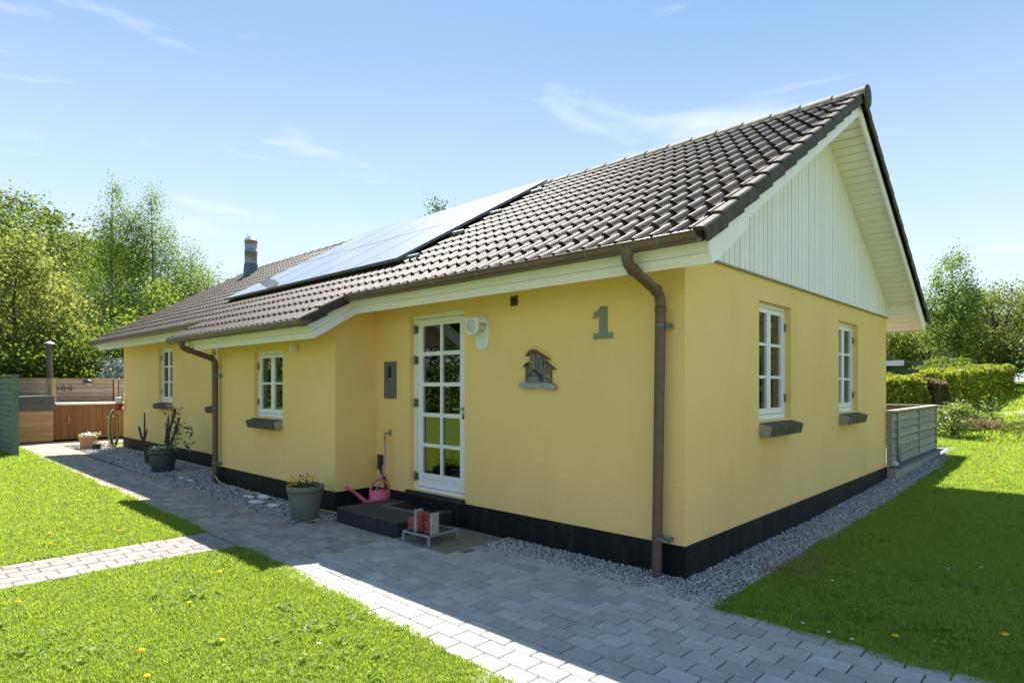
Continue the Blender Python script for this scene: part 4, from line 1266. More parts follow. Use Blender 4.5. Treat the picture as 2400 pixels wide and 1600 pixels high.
m = MB(); m.lathe([(.06, 0), (.06, .11)], 20); m.v = [(-.0 + x, -.0125 - z, 2.235 + y) for x, y, z in m.v]; m.build('lamp_body', 'lens', t)

m = MB(); m.prism([(-.919, 2.026), (-.708, 2.026), (-.708, 2.078), (-.768, 2.078), (-.768, 2.322), (-.838, 2.322), (-.862, 2.290), (-.919, 2.272), (-.919, 2.212), (-.855, 2.236), (-.855, 2.078), (-.919, 2.078)], -.012, -.001, 'y')
tag(m.build('house_number', 'numgrey'), 'large grey numeral 1 fixed on the yellow front wall', 'house number')

t = thing('wall_plate', 'tall dark grey plate with a narrow slot on the wall left of the door', 'mail slot', (-4.107, 0, 1.665))
m = MB()
for q in ((-.122, -.040, -.235, .235), (.034, .122, -.235, .235), (-.040, .034, .180, .235), (-.040, .034, -.235, .015)): m.box(q[0], q[1], -.02, -.001, q[2], q[3])
m.build('plate', 'iron', t); m = MB(); m.box(-.040, .034, -.006, -.001, .015, .180); m.build('slot_window', 'rubber', t)
m = MB(); m.box(-.03, .024, -.012, -.0065, .015, .03); m.build('slot_lip', 'steel', t)

# little ceramic town relief
t = thing('wall_ornament', 'small ceramic relief of tall narrow houses on a pale base, on the front wall', 'ornament', (-1.59, 0, 0))
OM = {n: mat('glaze ' + n, c, .5, tuple(q * .6 for q in c), 30) for n, c in dict(cream=(.26, .25, .20), grey=(.19, .19, .17), brown=(.13, .075, .035), rust=(.26, .085, .03), blue=(.06, .09, .20), pale=(.40, .41, .39), pink=(.24, .16, .13), green=(.09, .10, .07)).items()}
def orn(name, m_, poly, y0_, y1_): b = MB(); b.prism(poly, -y1_, -y0_, 'y'); return b.build(name, OM[m_], t)
orn('base', 'pale', [(-.235, 1.575), (-.15, 1.562), (-.08, 1.560), (.02, 1.575), (.12, 1.562), (.20, 1.548), (.235, 1.560), (.235, 1.59), (.21, 1.612), (.10, 1.625), (-.1, 1.627), (-.225, 1.628), (-.24, 1.60)], .001, .052)
for nm_, x0, x1, z1_, dep, cm, rc in (('l', -.165, -.100, 1.80, .030, 'pink', 'brown'), ('tower', -.095, -.030, 1.935, .040, 'cream', 'brown'), ('mid', -.030, .065, 1.885, .026, 'grey', 'brown'), ('r', .065, .170, 1.80, .022, 'pink', 'green')):
    cxm = (x0 + x1) / 2
    orn('tiny_house', cm, [(x0, 1.622), (x1, 1.622), (x1, z1_ - .03), (cxm, z1_), (x0, z1_ - .02)], .001, dep)
orn('tiny_roof', 'brown', [(-.150, 1.895), (-.095, 1.945), (-.060, 1.962), (-.035, 1.955), (.155, 1.855), (.13, 1.852), (-.04, 1.935), (-.06, 1.940), (-.1, 1.912)], .001, .056)
orn('tiny_roof', 'brown', [(-.19, 1.79), (-.155, 1.82), (-.12, 1.835), (-.10, 1.83), (-.105, 1.815), (-.14, 1.81), (-.17, 1.785)], .001, .045)
orn('tiny_roof', 'green', [(.06, 1.83), (.09, 1.845), (.225, 1.755), (.19, 1.755), (.1, 1.815)], .001, .045)
orn('tiny_house', 'cream', [(-.095, 1.622), (.035, 1.622), (.035, 1.70), (-.03, 1.74), (-.095, 1.70)], .001, .058)
orn('tiny_roof', 'green', [(-.125, 1.69), (-.035, 1.755), (.06, 1.69), (.045, 1.685), (-.032, 1.735), (-.11, 1.683)], .001, .068)
orn('tiny_sign', 'blue', [(-.088, 1.682), (.028, 1.682), (.028, 1.702), (-.088, 1.702)], .0585, .062)
orn('tiny_house', 'cream', [(.09, 1.622), (.165, 1.622), (.165, 1.70), (.14, 1.72), (.09, 1.74)], .001, .040)
def tw(x, z, w_, h_, c_, y_): orn('tiny_window', c_, [(x, z), (x + w_, z), (x + w_, z + h_), (x, z + h_)], y_, y_ + .004)
for z in (1.66, 1.72, 1.76): tw(-.145, z, .022, .024, 'rust' if z < 1.7 else 'green', .0305)
for z in (1.755, 1.80, 1.845, 1.89): tw(-.078, z, .022, .026, 'brown' if z > 1.87 else 'rust', .0405)
for z in (1.77, 1.805, 1.84): tw(.002, z, .024, .024, 'blue', .0265)
for z, c_ in ((1.65, 'blue'), (1.70, 'rust'),): tw(.115, z, .016, .024, c_, .0405)
tw(.105, 1.76, .018, .024, 'rust', .0225); tw(.135, 1.64, .02, .03, 'rust', .0405)
tw(-.06, 1.627, .026, .04, 'grey', .0585); tw(.0, 1.63, .02, .022, 'pink', .0585); tw(.045, 1.63, .035, .05, 'blue', .0265)

# two small pale butterflies / insects on the wall near the pipe
m = MB(); m.add([(-.52, -.02, 2.50), (-.485, -.03, 2.515), (-.46, -.02, 2.525), (-.49, -.012, 2.505)], [(0, 1, 2, 3)]); m.add([(-.51, -.02, 2.480), (-.495, -.03, 2.495), (-.49, -.015, 2.50)], [(0, 1, 2)])
tag(m.build('leaf_scrap', 'petal_white'), 'tiny pale dry scrap caught on the front wall near the downpipe', 'leaf')

# ------------------------------------------------------------------ pots and plants
def pot(t, r, h, m_, rim=.05, taper=.72):
    b = MB(); b.lathe([(0, 0), (r * taper * .97, 0), (r * taper, .01), (r * .93, h - rim * 1.4), (r * .93, h - rim * 1.35), (r, h - rim * 1.3), (r, h - .006), (r * .985, h), (r * .93, h), (r * .9, h - .03)], 32); b.build('pot', m_, t)
    b = MB(); b.lathe([(r * .905, 0), (r * .5, .012), (0, .016)], 20, (0, 0, h - .045)); b.build('soil', 'earth', t)
def pfan(n, r, z0_, z1_):
    a = RNG.uniform(0, 6.283, n); q = np.sqrt(RNG.uniform(0, 1, n)) * r
    return np.column_stack([q * np.cos(a), q * np.sin(a), RNG.uniform(z0_, z1_, n)])
t = thing('flower_pot', 'large grey plant pot with yellow pansies standing beside the black step', 'plant pot', (-4.43, -1.01, 0))
pot(t, .218, .40, 'potgrey', .06, .70)
V_, F_ = leaves(pfan(150, .17, .37, .44), .035, .8, .6); fast('foliage', V_, F_, 'leaf_dark', t)
V_, F_ = leaves(pfan(46, .17, .42, .49) + np.array((-.02, -.03, 0)), .034, .6, .95); fast('blossom', V_, F_, 'petal_yellow', t)
V_, F_ = leaves(pfan(30, .16, .44, .53), .026, .5, .9); fast('dark_blossom', V_, F_, 'petal_violet', t)
t = thing('flower_pot', 'large dark green grey pot with white flowers and pruned stems behind it', 'plant pot', (-10.08, -.83, 0))
pot(t, .245, .40, 'potdark', .06, .74)
V_, F_ = leaves(pfan(170, .2, .37, .44), .04, .8, .6); fast('foliage', V_, F_, 'leaf_hazel', t)
V_, F_ = leaves(pfan(60, .2, .42, .47), .034, .6, .95); fast('blossom', V_, F_, 'petal_white', t)
t = thing('terracotta_pot', 'terracotta pot with small pale flowers on the sunlit gravel near the hot tub', 'plant pot', (-16.07, -.72, 0))
pot(t, .20, .30, 'terracotta', .05, .76)
V_, F_ = leaves(pfan(130, .22, .28, .36), .045, .8, .6); fast('foliage', V_, F_, 'leaf_hedge', t)
V_, F_ = leaves(pfan(60, .22, .33, .40) + np.array((.05, .05, 0)), .04, .6, .95); fast('blossom', V_, F_, 'petal_white', t)
t = thing('small_pot', 'small dark pot with a dry plant beside the terracotta pot', 'plant pot', (-15.62, -.64, 0))
pot(t, .10, .13, 'rubber', .03, .8)
V_, F_ = leaves(pfan(70, .10, .11, .20), .05, .3, .3); fast('foliage', V_, F_, 'leaf_dry', t)

# leggy rhododendron with cut stems
t = thing('pruned_shrub', 'leggy evergreen shrub with cut bare stems and dark leaves by the dark pot', 'shrub', (-10.45, -.45, 0))
stems = [[(.36, -.30, .38), (.37, -.28, .7), (.33, -.2, .95), (.34, -.15, 1.17)], [(.42, -.3, .38), (.56, -.25, .7), (.68, -.2, 1.00)], [(.30, -.3, .38), (.28, -.3, .62), (.31, -.28, .82)]]
for s_ in stems: b = MB(); b.tube(s_, [.026, .022, .017, .012][:len(s_)], 7); b.build('stem', 'twig', t)
L2 = [[(-1.20, -.2, 0), (-1.32, -.2, .25), (-1.42, -.18, .50), (-1.52, -.15, 1.02)], [(-1.38, -.2, .42), (-1.58, -.2, .55), (-1.72, -.2, .72)], [(-1.05, -.22, 0), (-1.2, -.2, .28), (-1.36, -.2, .46), (-1.16, -.2, .70)]]
for s_ in L2: b = MB(); b.tube(s_, [.030, .024, .02, .013][:len(s_)], 7); b.build('stem', 'twig', t)
b = MB()
for i in range(9):
    a = Vector(random.choice([stems[0][2], stems[0][3], stems[1][1], stems[1][2], stems[0][1]])); d = Vector((random.uniform(-.4, .5), random.uniform(-.2, .2), random.uniform(-.05, .25)))
    b.tube([tuple(a), tuple(a + d * .6), tuple(a + d + Vector((0, 0, -.04)))], [.006, .005, .003], 5)
b.build('twig', 'twig', t)
Pc = []
for c_, n_, s_ in (((.34, -.16, 1.10), 16, .09), ((.40, -.18, .86), 12, .08), ((.52, -.2, .62), 14, .09), ((.78, -.15, .74), 13, .08), ((.86, -.14, .55), 10, .07), ((-1.25, -.2, .26), 8, .10), ((.36, -.25, .52), 9, .10)):
    Pc.append(RNG.normal(size=(n_, 3)) * s_ + np.array(c_))
V_, F_ = leaves(np.concatenate(Pc), .13, .1, .34); fast('foliage', V_, F_, 'leaf_rhodo', t)
# upright piece of driftwood behind it
b = MB(); b.tube([(-11.9, -.2, 0), (-11.88, -.2, .45), (-11.82, -.2, .8), (-11.78, -.2, .98)], [.028, .040, .036, .012], 8); tag(b.build('driftwood', 'driftwood'), 'upright silver grey driftwood leaning near the wall behind the shrub', 'driftwood')

# white beach stones on the gravel
def cobble(x, y, sx_, sy_, sz_, rz_, label):
    b = MB(); prof = [(0.001, -.5), (.35, -.42), (.5, -.1), (.47, .15), (.3, .40), (0.001, .48)]; b.lathe(prof, 9, wob=.08)
    b.v = [(p[0] * sx_ * 2 * .5 * (1 + .1 * math.sin(p[1] * 9)), p[1] * sy_, (p[2] + .45) * sz_) for p in b.v]
    o = b.build('beach_stone', 'whitestone'); o.location = (x, y, 0); o.rotation_euler = (0, 0, rz_); tag(o, label, 'stone', 'white stones on the gravel')
cobble(-6.00, -.80, .26, .14, .07, .2, 'long white stone touching the garden hose on the gravel'); cobble(-5.73, -1.02, .24, .13, .06, .7, 'white stone nearest the paved path, below the long stone')
cobble(-6.16, -.90, .13, .08, .05, 0, 'small white stone in the middle of the white stones'); cobble(-6.31, -.90, .14, .07, .04, .4, 'small flat white stone furthest left of the pale stones')
cobble(-5.36, -.95, .18, .10, .05, .9, 'white stone closest to the grey pansy pot'); cobble(-8.45, -.92, .28, .06, .035, .1, 'thin long pale stone lying near the second downpipe')
cobble(-8.85, -.93, .14, .07, .04, .3, 'small pale stone between the dark pot and the second downpipe')
b = MB(); b.box(-9.45, -9.20, -.98, -.90, .012, .022, lambda x, y, z: (x, y + (x + 9.3) * .25, z)); tag(b.build('plant_label', mat('teal plastic', (.05, .25, .20), .5)), 'teal plastic strip lying on the gravel beside the dark pot', 'plastic strip')

# ground hose along the wall
def smooth_path(pts, k=5):
    out = []
    P = [Vector(p) for p in pts]
    for i in range(len(P) - 1):
        p0, p1, p2, p3 = P[max(i - 1, 0)], P[i], P[i + 1], P[min(i + 2, len(P) - 1)]
        for j in range(k):
            s = j / k
            out.append(tuple(0.5 * ((2 * p1) + (p2 - p0) * s + (2 * p0 - 5 * p1 + 4 * p2 - p3) * s * s + (3 * p1 - p0 - 3 * p2 + p3) * s ** 3)))
    out.append(tuple(P[-1])); return out
hp = [(-15.95, -.12, .05), (-15.2, -.25, .02), (-14.2, -.12, .02), (-12.5, -.15, .02), (-11.4, -.10, .02), (-10.3, -.14, .02), (-9.2, -.12, .03), (-8.5, -.35, .04), (-8.22, -.66, .16), (-8.0, -.70, .13), (-7.6, -.74, .03), (-7.0, -.70, .02), (-6.5, -.74, .02), (-6.0, -.72, .03), (-5.5, -.80, .02), (-4.9, -.76, .02), (-4.5, -.69, .03), (-4.12, -.66, .03)]
b = MB(); b.tube(smooth_path(hp), .0125, 7); tag(b.build('garden_hose', 'hose'), 'yellow garden hose snaking over the gravel along the house wall', 'hose')
t = thing('hose_hanger', 'coiled yellow hose hanging from a red and white holder at the far wall corner', 'hose', (-15.70, -.08, 0))
b = MB(); b.lathe([(.0, .95), (.06, .96), (.085, 1.10), (.085, 1.13)], 14, (-.03, -.04, 0)); b.build('holder', 'red', t)
b = MB(); b.lathe([(.085, 1.131), (.09, 1.25), (.07, 1.29), (0, 1.30)], 14, (-.03, -.04, 0)); b.build('holder_cap', 'lampwhite', t)
for i in range(5):
    b = MB(); a0 = random.uniform(-.03, .03); w_ = .12 + i * .022
    b.tube([(.02 + a0 - .25 * w_ * math.sin(q), -.15 - .006 * i + .65 * w_ * math.sin(q), .55 - i * .02 + (.42 + i * .02) * math.cos(q)) for q in np.linspace(0, 2 * math.pi, 22)[:-1]], .0125, 6, closed=True); b.build('coil', 'hose' if i != 2 else 'blackrib', t)

# ------------------------------------------------------------------ left garden: fences, tub
t = thing('green_fence', 'green painted overlap board fence with post at the left edge', 'fence', (-14.9, -2.32, 0))
for k in range(14):
    z0_ = .05 + k * .122
    for x0 in (-3.9, -2.0, ):
        b = MB(); j = random.uniform(-.006, .006)
        b.prism([(.006, z0_ + j), (.044, z0_ + j), (.014, z0_ + .142 + j), (.002, z0_ + .142 + j)], x0 + .05, x0 + 1.85, 'x')
        b.v = [(x, -y, z + .010 * math.sin(x * 2.1 + k)) for x, y, z in b.v]; b.build('board', 'greenwood', t)
for x0 in (0, -2.0, -4.0): b = MB(); b.box(x0 - .05, x0 + .05, -.05, .05, -.05, 1.80); b.build('post', 'greenpost', t)
b = MB(); b.box(-4.05, .08, -.065, .055, 1.802, 1.835); b.build('cap_rail', 'greenpost', t)

t = thing('slat_fence', 'weathered wooden fence of wide horizontal boards behind the hot tub', 'fence', (-20.35, 0, 0))
for k in range(13):
    for y0_, y1_ in ((-6.2, -3.62), (-3.58, .86), (1.02, 4.5)):
        b = MB(); z0_ = .03 + k * .134; b.box(random.uniform(-.004, .004), .022, y0_, y1_, z0_, z0_ + .124, lambda x, y, z: (x + (.01 if z > z0_ + .06 else 0), y, z)); b.build('board', 'slatwood', t)
for y in (-3.6, .94, 4.5): b = MB(); b.box(-.02, .06, y - .05, y + .05, 0, 1.765); b.build('post', 'pinewood', t)
b = MB(); b.box(-.05, .08, -6.3, 4.6, 1.777, 1.805); b.build('cap_rail', 'pinewood', t)
b = MB(); b.box(-.002, .0, -6.2, 4.5, .03, 1.76); b.build('backing', 'gap', t)
t = thing('fence_lamp', 'dark domed lamp on the wooden board fence', 'lamp', (-20.22, .18, 1.66))
b = MB(); b.lathe([(.115, 0), (.11, .05), (.07, .10), (0, .12)], 16); b.build('shade', 'blackrib', t)
b = MB(); b.lathe([(.10, -.001), (.085, -.06), (0, -.09)], 16); b.build('globe', 'slatwood', t)
t = thing('wire_ornament', 'dark wire ornament of three loops hung on the board fence', 'ornament', (-20.30, -.70, 1.5))
for i in range(3):
    b = MB(); b.tube([(0, .05 + i * .17 + dx, dz) for dx, dz in ((0, -.07), (.07, -.07), (.07, .05), (.035, .09), (0, .05))], .008, 5, closed=True); b.build('loop', 'rubber', t)
b = MB(); b.tube([(0, -.03, -.01), (0, .56, -.01)], .007, 5); b.build('bar', 'rubber', t)

t = thing('hot_tub', 'large brown vertical board hot tub enclosure with white rim', 'hot tub', (-18.93, .9, 0))
for k in range(22):
    y = -1.82 + k * .168
    b = MB(); b.box(-.02 + random.uniform(-.003, .003), 0.0, y + .003, y + .165, .05, 1.03); b.build('board', 'tubwood', t)
b = MB(); b.box(-1.1, -.021, -1.82, 1.88, .04, 1.02); b.build('core', 'gap', t)
b = MB(); b.box(-1.2, .07, -1.80, 1.95, 1.032, 1.085); b.build('rim', 'lampwhite', t)
for y in (-.12, .22):
    b = MB(); b.box(.001, .03, y - .055, y + .055, .93, .955); b.box(.001, .035, y - .025, y + .025, .88, .93); b.build('bracket', 'lampwhite', t)
b = MB(); b.tube([(.02, -.55, .66), (.06, -.5, .655), (.03, -.35, .665)], .014, 6); b.build('handle', 'lampwhite', t)
b = MB(); b.tube([(.02, -1.48, .50), (.04, -1.48, .62), (.02, -1.48, .74)], .016, 6); b.build('handle', 'brass', t)
t = thing('covered_tub', 'pale pine board box with dark grey vinyl cover left of the hot tub', 'hot tub', (-18.80, -1.75, 0))
for k in range(6): b = MB(); b.box(-.03, 0, -1.6, .80, .03 + k * .143, .03 + k * .143 + .139); b.build('board', 'pinewood', t)
for k in range(6): b = MB(); b.box(-1.3, -.03, .78, .80, .03 + k * .143, .03 + k * .143 + .139); b.build('board', 'pinewood', t)
b = MB(); b.box(-1.3, -.031, -1.6, .775, .02, .86); b.build('core', 'gap', t)
b = MB()
b.box(-1.4, .04, -1.65, .84, .88, 1.08, lambda x, y, z: (x, y, z + (.02 * math.sin(y * 3) if z > 1 else 0)))
b.box(-1.36, .025, -1.62, .82, 1.09, 1.25, lambda x, y, z: (x, y, z + (.05 if y > .5 and z > 1.2 else 0))); b.build('cover', 'tarp', t)
t = thing('stove_pipe', 'tall dark stove pipe with cap and perforated guard rising by the tub', 'stove pipe', (-19.46, -.93, 0))
b = MB(); b.tube([(0, .04, 1.0), (0, .02, 1.8), (0, -.02, 2.76)], .072, 14); b.build('pipe', 'brickdark', t)
b = MB(); b.lathe([(.14, 2.80), (.05, 2.86), (0, 2.87)], 14); b.lathe([(.14, 2.80), (0, 2.81)], 14); b.build('cap', 'steel', t)
b = MB(); n = 16
for i in range(9):
    for k in range(n):
        a0, a1 = 2 * math.pi * k / n, 2 * math.pi * (k + 1) / n; z = 1.12 + i * .075; rr = .13
        p = lambda a, zz: (rr * math.cos(a), .03 + rr * math.sin(a), zz)
        b.add([p(a0, z), p(a0 + .1, z), p(a1, z + .075), p(a1 - .1, z + .075)], [(0, 1, 2, 3)]); b.add([p(a1, z), p(a1 - .1, z), p(a0, z + .075), p(a0 + .1, z + .075)], [(0, 1, 2, 3)])
b.build('guard', 'brass', t)

# ------------------------------------------------------------------ right garden: terrace fence
t = thing('terrace_fence', 'low silver weathered overlap fence with posts on the terrace edge', 'fence', (.05, 6.9, 0))
FZ0, FZ1 = .29, 1.15
bays = [(-.02, .36), (.46, 2.15), (2.23, 3.89)]
for (y0_, y1_) in bays:
    for k in range(6):
        z0_ = FZ0 + k * .143; b = MB(); j = random.uniform(-.004, .004)
        b.prism([(-.014, z0_ + j), (.030, z0_ + j), (.012, z0_ + .128 + j), (-.014, z0_ + .128 + j)], y0_, y1_, 'y'); b.build('board', 'greywood', t)
for y in (-.05, .41, 2.19, 3.93): b = MB(); b.box(-.035, .04, y - .032, y + .032, FZ0 - .01, FZ1); b.build('post', 'greywood', t)
b = MB(); b.box(-.07, .07, -.02, 4.02, FZ1 + .002, FZ1 + .035); b.build('cap_rail', 'greywood', t)
for k in range(6):
    z0_ = FZ0 + k * .143; b = MB(); b.box(-4.0, -.04, 3.90, 3.92, z0_, z0_ + .138); b.build('board', 'tubwood', t)
b = MB(); b.box(-4.0, -.071, 3.86, 4.0, FZ1 + .002, FZ1 + .035); b.build('cap_rail', 'greywood', t)
b = MB(); b.tube([(.06, .28, 1.05), (.06, .30, .6), (.065, .33, .36), (.07, .40, .31), (.06, .50, .33), (.06, .52, .6)], .014, 7); b.build('drain_pipe', 'steel', t)
b = MB(); b.box(-.020, -.0145, -.03, 3.9, FZ0, FZ1 - .01); b.build('backing', 'gap', t)  # dark sheet added behind the boards, standing in for shadow lines at the laps
t = thing('terrace_edge', 'low beige terrace wall with grey ledge slabs under the weathered fence', 'terrace wall', (0, 6.875, 0))
b = MB(); b.box(-4.0, .145, .0, 4.02, .0, .245); b.build('wall', 'ledgewall', t)
for k in range(9): b = MB(); b.slab(.07, .225 + k * .446, .26, .442, .246, .272, .005); b.build('ledge_slab', 'slate', t)
for k in range(5): b = MB(); b.slab(-.5 - k * .9, 2.0, .88, 3.9, .2465, .262, .005); b.build('deck_slab', 'slatwood', t)
b = MB(); b.slab(-.02, 0, .16, .09, .262, .33, .03); b.v = [(x + .085, y + .10, z + .015) for x, y, z in b.v]; tag(b.build('white_stone', 'whitestone'), 'white stone on the terrace ledge at the house corner', 'stone')
bpy.data.objects['white_stone'].location = (0, 6.875, 0)

# ------------------------------------------------------------------ vegetation
def crown_points(n, cz, rx, ry, rz_, nclump, prof=None, spread=.22, hollow=.45, droop=0):
    u = RNG.normal(size=(nclump, 3)); u /= np.linalg.norm(u, axis=1)[:, None]
    q = hollow + (1 - hollow) * RNG.uniform(size=nclump) ** .6
    C = u * q[:, None]
    if prof is not None:
        C[:, :2] *= prof(C[:, 2])[:, None]
    sizes = RNG.uniform(.6, 1.4, nclump); w = sizes ** 2; w /= w.sum()
    idx = RNG.choice(nclump, n, p=w)
    P = C[idx] + RNG.normal(size=(n, 3)) * (spread * sizes[idx])[:, None] * np.array((1, 1, .75))
    P = P * np.array((rx, ry, rz_))
    if droop: P[:, 2] -= droop * np.abs(RNG.normal(size=n))
    P[:, 2] += cz
    return P, C * np.array((rx, ry, rz_)) + np.array((0, 0, cz))
def tree(name, label, x, y, h, rx, m='leaf_beech', n=9000, leaf=.16, base=.18, bark='bark', tr=.14, nclump=70, prof=None, spread=.2, hollow=.4, droop=0, group=None, ry=None, cat='tree', stems=1):
    z = H(x, y)
    n = int(n * 1.6); leaf *= .77
    spread *= .85
    t = thing(name, label, cat, (x, y, z), group)
    c0 = h * base; cz = (h + c0) / 2; rz_ = (h - c0) / 2 * .93
    P, C = crown_points(n, cz, rx, ry or rx, rz_, nclump, prof, spread, hollow, droop)
    P = P[P[:, 2] > .05]
    V_, F_ = leaves(P, leaf, .2, .7, .5)
    fast('crown', V_, F_, m, t)
    b = MB()
    for k in range(stems):
        ox, oy = (random.uniform(-.25, .25) * rx, random.uniform(-.25, .25) * rx) if stems > 1 else (0, 0)
        hh = h * (.93 if stems == 1 else random.uniform(.6, .85))
        b.tube([(ox * .3, oy * .3, -.1), (ox * .6 + random.uniform(-.1, .1), oy * .6, hh * .3), (ox + random.uniform(-.2, .2), oy + random.uniform(-.2, .2), hh * .65), (ox * 1.2, oy * 1.2, hh)], [tr, tr * .8, tr * .45, tr * .1], 7)
    b.build('trunk', bark, t)
    b = MB()
    for i in np.argsort(-np.linalg.norm(C[:, :2], axis=1))[:26]:
        c = Vector(C[i]); s = Vector((0, 0, max(.1 * h, min(h * .85, c.z - .35 * math.hypot(c.x, c.y) - .08 * h))))
        mid = s.lerp(c, .5) + Vector((0, 0, .06 * (c - s).length))
        b.tube([tuple(s), tuple(mid), tuple(c)], [tr * .35, tr * .22, tr * .06], 5, cap=False)
    b.build('branches', bark, t)
    return t
cone = lambda z: np.clip(.95 - .62 * z, .12, 1.2)
top_heavy = lambda z: np.clip(1.0 + .1 * z, .5, 1.2)
G1 = 'trees behind the fence on the left'
tree('beech_tree', 'broad dense green beech tree rising highest at the far left', -50.5, 2.2, 14.5, 8.0, 'leaf_beech', 42000, .27, .10, nclump=230, spread=.10, tr=.35, group=G1, hollow=.5)
tree('beech_tree', 'second broad beech tree at the left picture edge behind the yellow maple', -55, -5, 13.4, 7.5, 'leaf_beech', 20000, .28, .10, nclump=150, spread=.12, tr=.35, group=G1, hollow=.5)
tree('birch_tree', 'tall slim birch with airy crown, left one of the two pointed birches', -34.6, 4.3, 12.9, 2.1, 'leaf_birch', 15000, .11, .10, 'birch', .13, nclump=120, prof=cone, spread=.13, hollow=.15, droop=.28, group=G1)
tree('birch_tree', 'tall slim birch with airy crown, right one of the two pointed birches', -35.2, 6.3, 12.8, 2.3, 'leaf_birch', 15000, .11, .10, 'birch', .13, nclump=120, prof=cone, spread=.13, hollow=.15, droop=.28, group=G1)
tree('birch_tree', 'lower birch leaning out right of the two pointed birches', -34.8, 8.2, 10.2, 2.4, 'leaf_birch', 11000, .115, .10, 'birch', .12, nclump=90, prof=cone, spread=.15, hollow=.2, droop=.25, group=G1)
tree('maple_tree', 'yellow leaved young maple standing in front of the beech', -28.9, -.3, 7.9, 2.4, 'leaf_maple', 9500, .17, .08, tr=.12, nclump=95, prof=lambda z: np.clip(1.0 - .45 * z, .2, 1.2), spread=.15, group=G1)
tree('maple_tree', 'yellowish maple at the left picture edge above the green fence', -27.8, -3.0, 5.8, 2.0, 'leaf_maple', 6000, .16, .05, tr=.10, nclump=60, spread=.17, group=G1)
tree('hazel_bush', 'light green multi stemmed hazel above the chimney side of the roof', -37.4, 9.9, 9.2, 3.4, 'leaf_hazel', 9500, .17, .03, tr=.10, nclump=90, spread=.16, group=G1, stems=5)
tree('hazel_bush', 'light green hazel tapering down to the roof edge near the chimney', -38.4, 13.2, 8.9, 3.2, 'leaf_hazel', 8000, .17, .03, tr=.10, nclump=80, spread=.16, group=G1, stems=5)
tree('hazel_bush', 'round hazel below the pointed birches', -31.5, 5.2, 7.0, 3.0, 'leaf_hazel', 9000, .16, .03, tr=.09, nclump=80, spread=.17, group=G1, stems=5)
tree('shrub_thicket', 'mid green thicket directly behind the board fence', -28.4, 2.7, 4.6, 2.6, 'leaf_dark', 8000, .15, .02, tr=.07, nclump=70, spread=.2, group=G1, stems=5)
tree('shrub_thicket', 'bright leaved thicket beside the left end of the house roof', -27.5, 5.2, 4.9, 2.3, 'leaf_hedge', 7500, .14, .02, tr=.07, nclump=70, spread=.2, group=G1, stems=5)
tree('shrub_thicket', 'dark thicket behind the stove pipe', -27.5, .3, 4.1, 2.3, 'leaf_hazel', 7000, .14, .02, tr=.07, nclump=60, spread=.2, group=G1, stems=5)
tree('shrub_thicket', 'dark green thicket at the left edge behind the green fence', -26.8, -2.6, 3.9, 2.4, 'leaf_dark', 7000, .14, .02, tr=.07, nclump=60, spread=.2, group=G1, stems=5)
tree('shrub_thicket', 'large dark tree mass between beech and birches', -42, 3.2, 8.6, 4.2, 'leaf_dark', 9000, .22, .02, tr=.2, nclump=90, spread=.17, group=G1, stems=3)
tree('shrub_thicket', 'dense green mass under the hazels at the roof edge', -36, 8.0, 6.2, 3.6, 'leaf_dark', 9000, .18, .02, tr=.1, nclump=80, spread=.2, group=G1, stems=4)
t = tree('spruce_bush', 'small silvery blue shrub in front of the dark thicket above the fence', -25.3, 2.2, 2.75, .95, 'leaf_grey', 3800, .09, .02, tr=.04, nclump=70, prof=cone, spread=.16, group=G1, cat='shrub')
tree('spruce_bush', 'silvery white shrub at the far left edge above the green fence cap', -24.5, -2.9, 2.3, .9, 'leaf_grey', 2600, .09, .02, tr=.04, nclump=50, spread=.2, group=G1, cat='shrub')
tree('far_tree', 'dark tree top just showing over the solar panels', -28.6, 21.0, 13.35, 2.0, 'leaf_dark', 6000, .18, .45, tr=.2, nclump=80, spread=.15)

G2 = 'trees along the back of the garden'
tree('birch_tree', 'tall slender light green birch right of the gable against the sky', -4.45, 46.4, 10.1, 2.3, 'leaf_birch', 9500, .17, .10, 'birch', .15, nclump=120, prof=lambda z: np.clip(.85 - .45 * z, .2, 1.2), spread=.13, hollow=.15, droop=.2, group=G2)
tree('garden_tree', 'bushy olive green tree right of the slender birch', -1.9, 50.0, 7.6, 3.2, 'leaf_olive', 9000, .20, .10, tr=.14, nclump=90, spread=.16, group=G2, stems=4)
tree('garden_tree', 'bushy dark tree at the right picture edge', 1.8, 52.0, 7.0, 3.3, 'leaf_dark', 8000, .20, .05, tr=.14, nclump=80, spread=.18, group=G2, stems=4)
tree('garden_tree', 'low olive tree just right of the bargeboard tip', -6.4, 50.5, 5.2, 3.0, 'leaf_olive', 7500, .20, .02, tr=.12, nclump=70, spread=.2, group=G2, stems=4)
tree('garden_tree', 'light olive tree mostly behind the house corner', -10.2, 50.0, 5.6, 3.2, 'leaf_hazel', 7000, .20, .02, tr=.12, nclump=70, spread=.2, group=G2, stems=4)
tree('garden_tree', 'olive tree with grey stems between the birch and the bushy tree', -3.4, 53.5, 5.6, 3.4, 'leaf_olive', 8000, .20, .05, tr=.12, nclump=80, spread=.19, group=G2, stems=6)
tree('garden_tree', 'dark mass of trees behind the round bush', -7.5, 57, 5.6, 4.5, 'leaf_dark', 8000, .24, .02, tr=.14, nclump=70, spread=.2, group=G2, stems=5)
tree('garden_tree', 'dark tree mass behind the far end of the long hedge', 1.0, 58, 6.4, 4.6, 'leaf_dark', 8000, .24, .02, tr=.14, nclump=70, spread=.2, group=G2, stems=5)
tree('conifer', 'light green leafy shrub column at the right picture edge beside the hedge end', 1.9, 37.0, 5.6, 1.9, 'leaf_shrub', 7000, .15, .01, tr=.1, nclump=80, prof=cone, spread=.17, hollow=.4, group=G2)
